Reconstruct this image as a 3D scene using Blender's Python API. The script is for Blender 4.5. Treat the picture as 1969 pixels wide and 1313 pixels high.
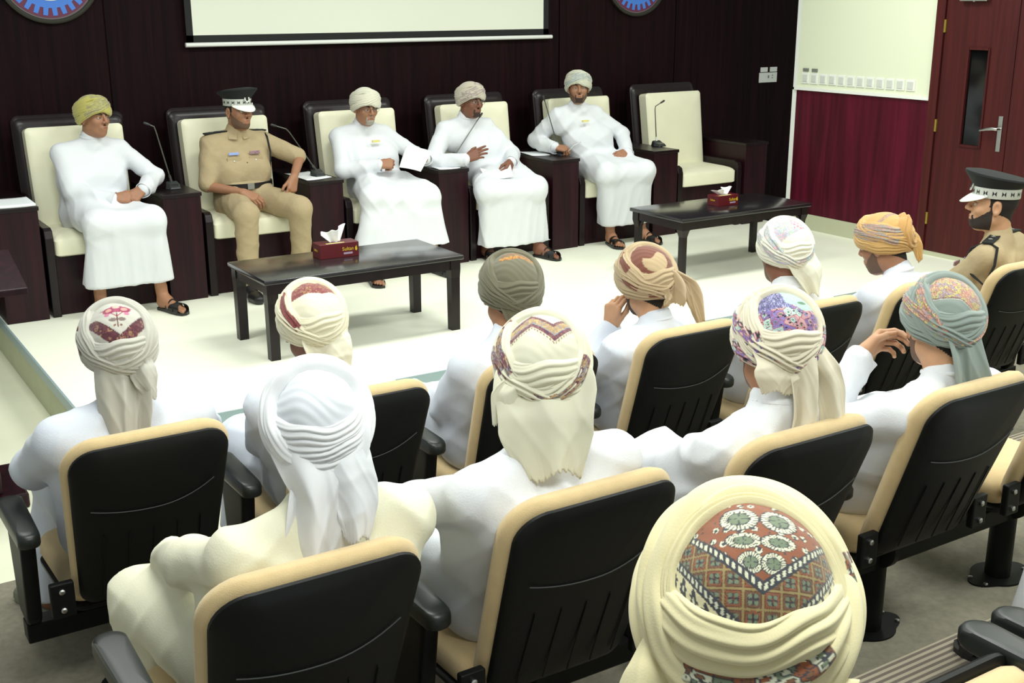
import bpy, bmesh, math, random
import numpy as np
from mathutils import Vector, Matrix, Euler

for o in list(bpy.data.objects): bpy.data.objects.remove(o)
SC = bpy.context.scene
COL = SC.collection
PI = math.pi
random.seed(4)

# ---------------------------------------------------------------- camera
CAM = np.array([-0.3813, -6.4303, 1.9016]); YAW, PITCH, ROLL = 0.56628, 0.2841, -0.003173
def cam_axes():
    f = np.array([math.sin(YAW)*math.cos(PITCH), math.cos(YAW)*math.cos(PITCH), -math.sin(PITCH)])
    r = np.array([math.cos(YAW), -math.sin(YAW), 0.0]); u = np.cross(r, f)
    return r*math.cos(ROLL)+u*math.sin(ROLL), -r*math.sin(ROLL)+u*math.cos(ROLL), f
_r, _u, _f = cam_axes()
cd = bpy.data.cameras.new('camera'); cam = bpy.data.objects.new('camera', cd); COL.objects.link(cam)
cd.sensor_width = 36; cd.lens = 2252.6/1969*36; cd.clip_start = 0.05; cd.clip_end = 100
cam.matrix_world = Matrix(((_r[0], _u[0], -_f[0], CAM[0]), (_r[1], _u[1], -_f[1], CAM[1]), (_r[2], _u[2], -_f[2], CAM[2]), (0, 0, 0, 1)))
SC.camera = cam

# ---------------------------------------------------------------- light
SC.view_settings.view_transform = 'Standard'; SC.view_settings.look = 'None'
SC.view_settings.gamma = 1; SC.view_settings.exposure = 0.14; SC.view_settings.use_curve_mapping = False
W = bpy.data.worlds.new('world'); SC.world = W; W.use_nodes = True
W.node_tree.nodes['Background'].inputs[0].default_value = (0.93, 1.0, 0.95, 1)
W.node_tree.nodes['Background'].inputs[1].default_value = 0.36
def area(name, loc, sx, sy, power, col=(0.97, 1.0, 0.93), rot=(0, 0, 0)):
    l = bpy.data.lights.new(name, 'AREA'); l.shape = 'RECTANGLE'; l.size = sx; l.size_y = sy
    l.energy = power; l.color = col
    o = bpy.data.objects.new(name, l); o.location = loc; o.rotation_euler = rot; COL.objects.link(o); return o
for lx in (0.6, 3.0, 5.4):
    for ly in (-5.6, -3.3, -0.6):
        area('ceiling_lamp', (lx, ly, 3.15), 1.2, 0.6, 44)

# ---------------------------------------------------------------- scene helpers
def lin(c):
    c = np.asarray(c, float)/255.0
    return np.where(c <= 0.04045, c/12.92, ((c+0.055)/1.055)**2.4)
def tag(o, label=None, cat=None, group=None, kind=None):
    if label: o['label'] = label
    if cat: o['category'] = cat
    if group: o['group'] = group
    if kind: o['kind'] = kind
    return o
def empty(name, loc, label=None, cat=None, group=None, rz=0.0):
    o = bpy.data.objects.new(name, None); COL.objects.link(o)
    o.location = loc; o.rotation_euler = (0, 0, rz); o.empty_display_size = 0.1
    return tag(o, label, cat, group)
def link(name, me, mat=None, parent=None, smooth=None, world=False):
    o = bpy.data.objects.new(name, me); COL.objects.link(o)
    if mat: me.materials.append(mat)
    if smooth is not None:
        me.polygons.foreach_set('use_smooth', [smooth]*len(me.polygons))
    if parent:
        o.parent = parent
        if world:                                   # mesh data given in world coordinates
            chain = Matrix.Identity(4); q = parent
            while q:
                chain = (Matrix.Translation(q.location) @ q.rotation_euler.to_matrix().to_4x4()) @ chain; q = q.parent
            me.transform(chain.inverted())
    return o
def npmesh(name, V, F, col=None):
    me = bpy.data.meshes.new(name)
    V = np.asarray(V, np.float32); 
    if isinstance(F, np.ndarray):
        n, k = F.shape
        me.vertices.add(len(V)); me.vertices.foreach_set('co', V.ravel())
        me.loops.add(n*k); me.loops.foreach_set('vertex_index', F.astype(np.int32).ravel())
        me.polygons.add(n); me.polygons.foreach_set('loop_start', np.arange(n, dtype=np.int32)*k)
        try: me.polygons.foreach_set('loop_total', np.full(n, k, np.int32))
        except Exception: pass
        me.update(calc_edges=True); me.validate()
    else:
        me.from_pydata([tuple(map(float, v)) for v in V], [], F); me.update()
    if col is not None:
        ca = me.color_attributes.new('pattern', 'FLOAT_COLOR', 'POINT')
        c4 = np.ones((len(V), 4), np.float32); c4[:, :3] = lin(np.asarray(col)*0.94)
        ca.data.foreach_set('color', c4.ravel())
    return me
class MB:
    """collects simple shapes into one mesh"""
    def __init__(s): s.v = []; s.f = []
    def add(s, V, F):
        n = len(s.v); s.v += [tuple(v) for v in V]; s.f += [tuple(i+n for i in f) for f in F]; return s
    def box(s, x0, x1, y0, y1, z0, z1, bev=0.0):
        if bev <= 0:
            V = [(x, y, z) for x in (x0, x1) for y in (y0, y1) for z in (z0, z1)]
            F = [(0, 1, 3, 2), (4, 6, 7, 5), (0, 4, 5, 1), (2, 3, 7, 6), (0, 2, 6, 4), (1, 5, 7, 3)]
            return s.add(V, F)
        bm = bmesh.new(); bmesh.ops.create_cube(bm, size=1)
        for v in bm.verts: v.co = ((x0+x1)/2+v.co.x*(x1-x0), (y0+y1)/2+v.co.y*(y1-y0), (z0+z1)/2+v.co.z*(z1-z0))
        bmesh.ops.bevel(bm, geom=list(bm.edges), offset=bev, segments=3, profile=0.5, affect='EDGES')
        bm.verts.index_update(); s.add([v.co[:] for v in bm.verts], [[v.index for v in f.verts] for f in bm.faces]); bm.free(); return s
    def tube(s, pts, rad, n=10, caps=True):
        pts = [Vector(p) for p in pts]; V = []; F = []
        rad = rad if isinstance(rad, (list, tuple)) else [rad]*len(pts)
        up = Vector((0, 0, 1)); prev = None
        for i, p in enumerate(pts):
            t = (pts[min(i+1, len(pts)-1)]-pts[max(i-1, 0)]).normalized()
            if prev is None:
                a = t.cross(up) if abs(t.dot(up)) < 0.95 else t.cross(Vector((1, 0, 0)))
            else: a = prev - t*prev.dot(t)
            a.normalize(); prev = a; b = t.cross(a)
            for k in range(n):
                an = 2*PI*k/n; V.append(p+(a*math.cos(an)+b*math.sin(an))*rad[i])
        for i in range(len(pts)-1):
            for k in range(n):
                F.append((i*n+k, i*n+(k+1) % n, (i+1)*n+(k+1) % n, (i+1)*n+k))
        if caps: F.append(tuple(range(n))[::-1]); F.append(tuple((len(pts)-1)*n+k for k in range(n)))
        return s.add(V, F)
    def lathe(s, prof, c=(0, 0, 0), n=24, sx=1, sy=1, M=None, caps=True):
        V = []; F = []
        for r, z in prof:
            for k in range(n):
                a = 2*PI*k/n; V.append((c[0]+r*math.cos(a)*sx, c[1]+r*math.sin(a)*sy, c[2]+z))
        m = len(prof)
        for i in range(m-1):
            for k in range(n): F.append((i*n+k, i*n+(k+1) % n, (i+1)*n+(k+1) % n, (i+1)*n+k))
        if caps: F.append(tuple(range(n))[::-1]); F.append(tuple((m-1)*n+k for k in range(n)))
        if M is not None: V = [M @ Vector(v) for v in V]
        return s.add(V, F)
    def prism(s, poly, z0, z1, M=None):
        n = len(poly); V = [(x, y, z0) for x, y in poly]+[(x, y, z1) for x, y in poly]
        F = [tuple(range(n))[::-1], tuple(range(n, 2*n))]+[(i, (i+1) % n, n+(i+1) % n, n+i) for i in range(n)]
        if M is not None: V = [M @ Vector(v) for v in V]
        return s.add(V, F)
    def build(s, name, mat, parent=None, smooth=False, bevel=0, world=False):
        me = bpy.data.meshes.new(name); me.from_pydata([tuple(v) for v in s.v], [], s.f); me.update()
        bm = bmesh.new(); bm.from_mesh(me); bmesh.ops.recalc_face_normals(bm, faces=bm.faces); bm.to_mesh(me); bm.free()
        o = link(name, me, mat, parent, smooth, world)
        if bevel:
            b = o.modifiers.new('b', 'BEVEL'); b.width = bevel; b.segments = 2; b.limit_method = 'ANGLE'
        if smooth:
            try:
                me.set_sharp_from_angle(angle=math.radians(38))
            except Exception: pass
        return o
def copy_tree(o, parent=None):
    c = o.copy(); COL.objects.link(c)
    if parent: c.parent = parent
    for ch in list(o.children): copy_tree(ch, c)
    return c

# ---------------------------------------------------------------- materials
def mat(name, rgb, rough=0.6, bdist=0.01, metal=0.0, spec=0.5, bump=0.0, bscale=200.0, var=0.0, vscale=8.0, coat=0.0, sheen=0.0, emit=0.0, trans=0.0):
    m = bpy.data.materials.new(name); m.use_nodes = True; nt = m.node_tree; b = nt.nodes['Principled BSDF']
    c = tuple(float(x) for x in lin(rgb))+(1,)
    b.inputs['Base Color'].default_value = c; b.inputs['Roughness'].default_value = rough
    b.inputs['Metallic'].default_value = metal; b.inputs['Specular IOR Level'].default_value = spec
    if coat: b.inputs['Coat Weight'].default_value = coat; b.inputs['Coat Roughness'].default_value = 0.15
    if sheen: b.inputs['Sheen Weight'].default_value = sheen
    if trans: b.inputs['Transmission Weight'].default_value = trans
    tc = nt.nodes.new('ShaderNodeTexCoord')
    if var:
        n = nt.nodes.new('ShaderNodeTexNoise'); n.inputs['Scale'].default_value = vscale; n.inputs['Detail'].default_value = 5
        nt.links.new(tc.outputs['Object'], n.inputs['Vector'])
        r = nt.nodes.new('ShaderNodeValToRGB'); r.color_ramp.elements[0].position = 0.3; r.color_ramp.elements[1].position = 0.7
        r.color_ramp.elements[0].color = tuple(x*(1-var) for x in c[:3])+(1,)
        r.color_ramp.elements[1].color = tuple(min(1, x*(1+var)) for x in c[:3])+(1,)
        nt.links.new(n.outputs['Fac'], r.inputs['Fac']); nt.links.new(r.outputs['Color'], b.inputs['Base Color'])
    if bump:
        n = nt.nodes.new('ShaderNodeTexNoise'); n.inputs['Scale'].default_value = bscale; n.inputs['Detail'].default_value = 3
        nt.links.new(tc.outputs['Object'], n.inputs['Vector'])
        bp = nt.nodes.new('ShaderNodeBump'); bp.inputs['Strength'].default_value = bump; bp.inputs['Distance'].default_value = bdist
        nt.links.new(n.outputs['Fac'], bp.inputs['Height']); nt.links.new(bp.outputs['Normal'], b.inputs['Normal'])
    return m
def wood(name, dark, light, rough, streak=(18, 18, 0.7), coat=0.0, spec=0.5):
    m = mat(name, dark, rough, coat=coat, spec=spec); nt = m.node_tree; b = nt.nodes['Principled BSDF']
    tc = nt.nodes.new('ShaderNodeTexCoord'); mp = nt.nodes.new('ShaderNodeMapping'); mp.inputs['Scale'].default_value = streak
    n = nt.nodes.new('ShaderNodeTexNoise'); n.inputs['Scale'].default_value = 1.6; n.inputs['Detail'].default_value = 6; n.inputs['Distortion'].default_value = 0.6
    r = nt.nodes.new('ShaderNodeValToRGB'); r.color_ramp.elements[0].position = 0.35; r.color_ramp.elements[1].position = 0.72
    r.color_ramp.elements[0].color = tuple(float(x) for x in lin(dark))+(1,); r.color_ramp.elements[1].color = tuple(float(x) for x in lin(light))+(1,)
    nt.links.new(tc.outputs['Object'], mp.inputs['Vector']); nt.links.new(mp.outputs['Vector'], n.inputs['Vector'])
    nt.links.new(n.outputs['Fac'], r.inputs['Fac']); nt.links.new(r.outputs['Color'], b.inputs['Base Color'])
    return m
def attr_mat(name, rough=0.85, bump=0.07, bscale=420.0, sheen=0.3):
    m = mat(name, (200, 200, 200), rough, bump=bump, bscale=bscale, sheen=sheen, spec=0.2); nt = m.node_tree
    a = nt.nodes.new('ShaderNodeAttribute'); a.attribute_name = 'pattern'
    nt.links.new(a.outputs['Color'], nt.nodes['Principled BSDF'].inputs['Base Color']); return m

M_WALL = wood('espresso_wall_panel', (20, 8, 11), (35, 14, 18), 0.55, spec=0.08)
M_FURN = wood('espresso_furniture_wood', (18, 10, 12), (30, 16, 19), 0.35, coat=0.08, spec=0.3)
M_BASEW = wood('reddish_espresso_wood', (26, 9, 15), (44, 14, 22), 0.4, spec=0.25)
M_RED = wood('red_mahogany_panel', (62, 8, 24), (96, 18, 42), 0.45, streak=(9, 9, 0.5), spec=0.2)
M_DOOR = wood('brown_mahogany_door', (62, 20, 20), (80, 28, 27), 0.5, streak=(20, 20, 0.6), spec=0.25)
M_WALLP = mat('cream_wall_paint', (228, 234, 208), 0.8, bump=0.05, bscale=60)
M_STAGE = mat('cream_stage_floor', (247, 249, 230), 0.45, var=0.015, vscale=1.5)
M_LOWER = mat('cream_lower_floor', (232, 233, 208), 0.5, var=0.05, vscale=2.0)
M_TRIM = mat('blue_grey_metal_trim', (156, 178, 184), 0.35, metal=0.2)
M_RISER = mat('beige_riser', (196, 200, 168), 0.6, var=0.04)
M_SKIRT = mat('grey_skirting', (186, 188, 160), 0.6)
M_WHITE = mat('white_plastic', (238, 240, 235), 0.4)
M_CREAM = mat('cream_leather', (236, 234, 206), 0.5, bump=0.08, bscale=90, var=0.02)
M_SCREEN = mat('matte_white_screen', (236, 240, 224), 0.85)
M_BLACKF = mat('black_screen_border', (24, 26, 28), 0.8)
M_BLACK = mat('black_plastic', (8, 10, 10), 0.5, bump=0.1, bscale=500, spec=0.25)
M_BLACKG = mat('black_arm_pad', (26, 31, 30), 0.38, spec=0.5)
M_BEIGE = mat('beige_chair_fabric', (214, 188, 140), 0.9, bump=0.35, bscale=650, var=0.04, vscale=30, sheen=0.3)
M_STEEL = mat('steel', (190, 192, 190), 0.3, metal=1.0)
M_BRASS = mat('brass', (196, 170, 84), 0.35, metal=0.9)
M_GLASS = mat('dark_door_glass', (8, 10, 12), 0.08)
M_MIC = mat('grey_microphone', (40, 44, 46), 0.35, spec=0.6)
M_GOOSE = mat('gooseneck_metal', (96, 98, 92), 0.35, metal=0.6)
M_PAPER = mat('white_paper', (240, 244, 246), 0.8)
M_TISSUE = mat('tissue', (245, 247, 244), 0.9, bump=0.2, bscale=60)
M_BOX = mat('maroon_card', (92, 14, 24), 0.35, var=0.08, vscale=20)
M_YEL = mat('yellow_print', (214, 186, 40), 0.6)
M_LILAC = mat('pale_print', (170, 150, 175), 0.6)
M_ROBE = mat('white_robe_cotton', (222, 225, 230), 0.85, bump=0.12, bscale=260, sheen=0.1, spec=0.2)
M_ROBE2 = mat('blueish_white_robe', (214, 220, 232), 0.85, bump=0.12, bscale=260, sheen=0.1, spec=0.2)
M_ROBEC = mat('cream_robe', (228, 226, 202), 0.85, bump=0.12, bscale=260, sheen=0.1, spec=0.2)
M_KHAKI = mat('khaki_uniform', (172, 154, 120), 0.85, bump=0.3, bscale=40, var=0.05, vscale=12)
M_SKIN = mat('skin', (158, 112, 84), 0.55, bump=0.06, bscale=300, var=0.06, vscale=30)
M_SKIND = mat('skin_dark', (122, 78, 58), 0.55, bump=0.06, bscale=300, var=0.06, vscale=30)
M_SKINL = mat('skin_light', (192, 146, 112), 0.55, bump=0.06, bscale=300, var=0.06, vscale=30)
M_HAIR = mat('black_hair', (26, 21, 19), 0.8, bump=0.5, bscale=400)
M_STUB = mat('short_dark_beard', (62, 46, 38), 0.85, bump=0.4, bscale=600)
M_GREYH = mat('grey_beard', (168, 162, 152), 0.85, bump=0.4, bscale=500)
M_LEATH = mat('black_sandal_leather', (24, 24, 26), 0.4)
M_GREYL = mat('grey_sandal_leather', (120, 124, 108), 0.6)
M_CAPB = mat('black_cap_cloth', (14, 18, 20), 0.8)
M_EYE = mat('eye_white', (176, 166, 156), 0.3)
M_IRIS = mat('dark_iris', (24, 14, 10), 0.2)
M_LIP = mat('lips', (136, 82, 70), 0.6)
M_CLOTH = attr_mat('patterned_turban_cloth')
M_BLUE = mat('emblem_blue', (70, 128, 222), 0.5)
M_MAR = mat('emblem_maroon', (104, 38, 70), 0.5)
M_GREYR = mat('emblem_grey_ring', (112, 100, 106), 0.5)
M_RIM = mat('emblem_dark_rim', (42, 42, 32), 0.5)
M_EMW = mat('emblem_white', (232, 238, 226), 0.6)
M_GOLD = mat('gold_pin', (225, 215, 130), 0.4)
M_SILV = mat('silver_badge', (200, 204, 198), 0.35, metal=0.5)
M_NAMEB = mat('light_blue_name_bar', (150, 170, 225), 0.5)
M_RIB = mat('medal_ribbons', (150, 120, 130), 0.7, var=0.6, vscale=160)
M_GREYS = mat('grey_display', (120, 124, 118), 0.5)

# ribbed carpet
M_CARPET = mat('taupe_carpet', (134, 129, 113), 0.95, bump=0.5, bscale=350, var=0.12, vscale=40)
M_NOSE = bpy.data.materials.new('striped_nosing_carpet'); M_NOSE.use_nodes = True
_nt = M_NOSE.node_tree; _b = _nt.nodes['Principled BSDF']; _b.inputs['Roughness'].default_value = 0.9
_tc = _nt.nodes.new('ShaderNodeTexCoord'); _w = _nt.nodes.new('ShaderNodeTexWave'); _w.bands_direction = 'Y'; _w.inputs['Scale'].default_value = 14
_w.inputs['Distortion'].default_value = 0.15
_rr = _nt.nodes.new('ShaderNodeValToRGB'); _rr.color_ramp.elements[0].position = 0.42; _rr.color_ramp.elements[1].position = 0.6
_rr.color_ramp.elements[0].color = tuple(float(x) for x in lin((112, 104, 94)))+(1,); _rr.color_ramp.elements[1].color = tuple(float(x) for x in lin((176, 166, 146)))+(1,)
_nt.links.new(_tc.outputs['Object'], _w.inputs['Vector']); _nt.links.new(_w.outputs['Fac'], _rr.inputs['Fac']); _nt.links.new(_rr.outputs['Color'], _b.inputs['Base Color'])

# ---------------------------------------------------------------- the room
F1, F2, F3 = -0.245, -0.135, 0.0           # floor levels of the audience rows (stage floor is 0)
YW, XW = 2.0, 7.087
SX, SY = 0.715, -1.2                      # stage left and front edges
def struct(name, mb, m, **k):
    return tag(mb.build(name, m, **k), kind='structure')
struct('floor', MB().box(SX, XW, SY, YW, -0.1, 0.0), M_STAGE)['label'] = 'cream raised stage floor'
struct('trim_1', MB().box(SX-0.012, SX, SY-0.012, YW, -0.055, 0.002).box(SX-0.012, XW, SY-0.012, SY, -0.055, 0.002), M_TRIM)
struct('trim_2', MB().box(SX-0.004, SX, SY-0.004, YW, F1, -0.055).box(SX-0.004, XW, SY-0.004, SY, F1, -0.055), M_RISER)
struct('floor_lower', MB().box(-4, 11, -1.95, YW, F1-0.1, F1), M_LOWER).name = 'floor.001'
struct('floor', MB().box(-4, 11, -9.0, -1.95, F1-0.1, F1), M_CARPET)
struct('floor', MB().box(-4, 11, -9.0, -3.36, F1, F2), M_CARPET)
struct('floor', MB().box(-4, 11, -9.0, -4.62, F2, F3), M_CARPET)
struct('trim_3', MB().box(-4, 11, -4.62, -4.43, F2, F3+0.002), M_NOSE)
struct('trim_4', MB().box(-4, 11, -3.36, -3.24, F1, F2+0.002), M_NOSE)
# back wall in panels with narrow dark joints
wb = MB(); xs = [-3.0, -0.8, 1.71, 5.461, 6.734, 9.6]
for a, b in zip(xs[:-1], xs[1:]): wb.box(a+0.006, b-0.006, YW, YW+0.05, -0.3, 3.4)
wb.box(-3, 9.6, YW+0.012, YW+0.12, -0.3, 3.4)
struct('wall_back', wb, M_WALL)
# right wall: ends at an outside corner beside the last armchair
YC = 0.81
struct('wall_right', MB().box(XW, XW+0.12, -0.60, YC, 1.18, 3.4), M_WALLP)
struct('wall_right', MB().box(XW, XW+0.10, -0.60, YC, 0.13, 1.165), M_RED)
struct('wall_right', MB().box(XW, XW+0.12, -9, -2.1, -0.4, 3.4).box(XW, XW+0.12, -2.1, -0.6, 2.15, 3.4), M_WALLP)
struct('trim_5', MB().box(XW-0.022, XW+0.12, -0.60, YC+0.012, 1.162, 1.186), M_WHITE)
struct('trim_6', MB().box(XW-0.004, XW+0.12, YC, YC+0.045, 0.0, 1.16).box(XW+0.002, XW+0.12, YC, YC+0.045, 1.18, 3.4), M_WHITE)
struct('baseboard_right', MB().box(XW-0.014, XW+0.1, -0.56, YC+0.03, F1, 0.13), M_SKIRT)
struct('baseboard_right', MB().box(XW-0.010, XW+0.1, -9, -0.56, F1, 0.035), M_SKIRT)

# door with frame, leaf, slot window, hinges and lever
struct('trim_7', MB().box(XW-0.03, XW+0.1, -0.635, -0.56, 0.035, 2.2), M_DOOR, bevel=0.004)
door = empty('door_1', (XW, -0.64, 0.035)); tag(door, 'dark mahogany door with narrow dark glass slot and steel lever', kind='structure')
dl = MB().box(-0.012, 0.04, -0.225, 0.0, 0, 2.08).box(-0.012, 0.04, -0.60, -0.39, 0, 2.08).box(-0.012, 0.04, -0.39, -0.225, 0, 0.83).box(-0.012, 0.04, -0.39, -0.225, 1.51, 2.08)
dl.build('door_leaf', M_DOOR, door)
MB().box(0.0, 0.02, -0.39, -0.225, 0.83, 1.51).build('door_glass', M_GLASS, door)
fr = MB()
fr.box(-0.02, 0.0, -0.402, -0.387, 0.815, 1.525).box(-0.02, 0.0, -0.228, -0.213, 0.815, 1.525).box(-0.02, 0.0, -0.39, -0.225, 0.815, 0.832).box(-0.02, 0.0, -0.39, -0.225, 1.508, 1.525)
fr.build('glass_frame', M_DOOR, door)
for z in (1.66, 0.94, 0.24): MB().box(-0.026, -0.008, -0.012, 0.006, z-0.035, z+0.055).build('hinge', M_BRASS, door)
hp = MB().box(-0.02, -0.012, -0.565, -0.53, 0.81, 1.06, 0.003).build('handle_plate', M_STEEL, door)
MB().tube([(-0.02, -0.548, 0.97), (-0.06, -0.548, 0.97), (-0.062, -0.52, 0.972), (-0.06, -0.47, 0.965), (-0.055, -0.41, 0.95)], [0.011, 0.011, 0.012, 0.011, 0.006], 12).build('lever', M_STEEL, hp, smooth=True)
MB().box(-0.06, -0.012, -0.36, -0.13, 1.845, 1.92, 0.006).tube([(-0.05, -0.25, 1.84), (-0.05, -0.25, 1.86)], 0.008).build('door_closer', M_STEEL, door)
struct('door_2', MB().box(XW-0.012, XW+0.04, -2.05, -1.246, 0.035, 2.115), M_DOOR)
struct('trim_8', MB().box(XW-0.03, XW+0.1, -2.13, -2.055, 0.035, 2.2), M_DOOR)

# switch and socket plates
ORD = ['nearest the wall corner','second','third','fourth','fifth','sixth','seventh','eighth','ninth','tenth','eleventh','nearest the door']
for i in range(12):
    y = 0.715 - i*0.0985; small = i < 2
    t = empty('wall_switch', (XW, y, 1.262), None, 'switch', 'switch plates in the row above the red panel')
    pl = 'nearest the wall corner' if i == 0 else 'second from the wall corner'
    t['label'] = ('white switch plate under a small grey display, ' + pl) if small else 'plain white switch plate above the red panel, %s' % (ORD[i] if i == 11 else ORD[i]+' from the wall corner')
    h = 0.045 if small else 0.042
    MB().box(-0.010, 0, -0.041, 0.041, -h, h, 0.003).build('plate', M_WHITE, t)
    MB().box(-0.016, -0.009, -0.026, 0.026, -0.028, 0.028, 0.002).build('rocker', mat('switch_grey', (208, 212, 205), 0.5) if i == 0 else bpy.data.materials['switch_grey'], t)
    if small: MB().box(-0.012, 0, -0.03, 0.03, 0.055, 0.08, 0.002).build('display', M_GREYS, t)
t = empty('wall_socket', (7.908, YW, 1.17), 'wide white socket plate with two round marks on the dark panel', 'socket')
MB().box(-0.115, 0.115, -0.012, 0, -0.045, 0.048, 0.003).build('plate', M_WHITE, t)
MB().box(-0.006, 0.006, -0.016, -0.012, -0.004, 0.022).box(0.045, 0.058, -0.016, -0.012, 0.018, 0.024).box(0.045, 0.058, -0.016, -0.012, -0.005, 0.001).build('button', M_GREYS, t)
for x, lb in ((7.852, 'small white switch plate above the socket, left of the pair'), (7.975, 'small white switch plate above the socket, right of the pair')):
    o = MB().box(-0.045, 0.045, -0.012, 0, -0.022, 0.022, 0.003).build('wall_switch', M_WHITE); o.location = (x, YW, 1.246); tag(o, lb, 'switch')

# projection screen
t = empty('projection_screen', (2.25, 1.95, 1.60), 'pull-down white projection screen with black border and white bottom bar', 'screen')
MB().box(0.045, 3.02, -0.002, 0.002, 0.06, 1.75).build('screen_fabric', M_SCREEN, t)
MB().box(0.0, 0.048, -0.003, 0.003, 0.02, 1.8).box(3.015, 3.065, -0.003, 0.003, 0.02, 1.8).box(0.0, 3.065, -0.003, 0.003, 0.02, 0.065).build('black_border', M_BLACKF, t)
MB().tube([(-0.01, 0, 0), (3.10, 0, 0)], 0.016, 14).build('bottom_bar', M_WHITE, t, smooth=True)
MB().box(-0.06, 3.12, -0.05, 0.05, 1.72, 1.82, 0.01).build('screen_case', M_WHITE, t)

# round gear emblems
def emblem(cx, label):
    R = 0.335; t = empty('wall_emblem', (cx, YW-0.005, 1.755+R), label, 'emblem')
    Rx = Matrix.Rotation(PI/2, 4, 'X')
    def disc(r0, z0, z1, nm, m, p=t, n=72): return MB().lathe([(r0, z0), (r0, z1)], n=n, M=Rx).build(nm, m, p)
    MB().lathe([(R-0.028, 0), (R, 0), (R, 0.03), (R-0.008, 0.036), (R-0.022, 0.036), (R-0.028, 0.03), (R-0.028, 0)], n=72, M=Rx, caps=False).build('outer_rim', M_RIM, t, smooth=True)
    disc(R-0.027, 0.0, 0.020, 'grey_ring', M_GREYR); disc(R*0.885, 0.0, 0.023, 'maroon_ring', M_MAR)
    g = MB(); n = 28; poly = []
    for k in range(n):
        a0 = 2*PI*(k+0.03)/n; w = 2*PI/n
        for fr_, rr in ((0.02, 0.70), (0.10, 0.845), (0.56, 0.845), (0.64, 0.70)):
            poly.append((R*rr*math.cos(a0+w*fr_), R*rr*math.sin(a0+w*fr_)))
    g.prism(poly, 0.0, 0.026, Rx); g.build('blue_gear', M_BLUE, t)
    disc(R*0.56, 0.0, 0.030, 'white_centre', M_EMW)
emblem(1.370, 'round blue gear emblem with maroon gaps above the leftmost armchairs')
emblem(6.265, 'round blue gear emblem at the top edge right of the screen')
# ---------------------------------------------------------------- furniture on the stage
def outline(wt, wb, h, rt, rb, n=8, z0=0.0):
    """closed outline in (x,z): rounded trapezoid, bottom at z0"""
    pts = []
    def arc(cx, cz, r, a0, a1):
        for i in range(n+1):
            a = math.radians(a0+(a1-a0)*i/n); pts.append((cx+r*math.cos(a), cz+r*math.sin(a)))
    arc(wt/2-rt, z0+h-rt, rt, 0, 90); arc(-wt/2+rt, z0+h-rt, rt, 90, 180)
    arc(-wb/2+rb, z0+rb, rb, 180, 270); arc(wb/2-rb, z0+rb, rb, 270, 360)
    return pts
def panel(poly, th, puff=0.0, puffb=0.0, bend=0.0, rings=7, edge=0.012):
    """upholstered panel in the xz plane; front is +y. returns MB"""
    P = np.array(poly); c = np.array([(P[:, 0].max()+P[:, 0].min())/2, (P[:, 1].max()+P[:, 1].min())/2]); hw = (P[:, 0].max()-P[:, 0].min())/2
    V = []; F = []; n = len(P); ks = list(np.linspace(0.12, 0.9, rings))+[0.965, 1.0]
    def ring(k, y): 
        for p in P:
            q = c+(p-c)*k; V.append((q[0], y+bend*(q[0]/hw)**2, q[1]))
    V.append((c[0], th/2+puff, c[1]))
    for k in ks:
        e = 0 if k < 0.95 else (edge*0.3 if k < 0.99 else edge); ring(k, th/2+puff*(1-k**4)-e)
    for k in reversed(ks):
        e = 0 if k < 0.95 else (edge*0.3 if k < 0.99 else edge); ring(k, -th/2-puffb*(1-k**4)+e)
    V.append((c[0], -th/2-puffb, c[1])); m = 2*len(ks)
    for i in range(n): F.append((0, 1+(i+1) % n, 1+i))
    for j in range(m-1):
        for i in range(n): F.append((1+j*n+i, 1+j*n+(i+1) % n, 1+(j+1)*n+(i+1) % n, 1+(j+1)*n+i))
    b = 1+(m-1)*n
    for i in range(n): F.append((b+i, b+(i+1) % n, len(V)-1))
    return MB().add(V, [f[::-1] for f in F])
def xform(mb, M):
    mb.v = [tuple(M @ Vector(v)) for v in mb.v]; return mb

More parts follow.
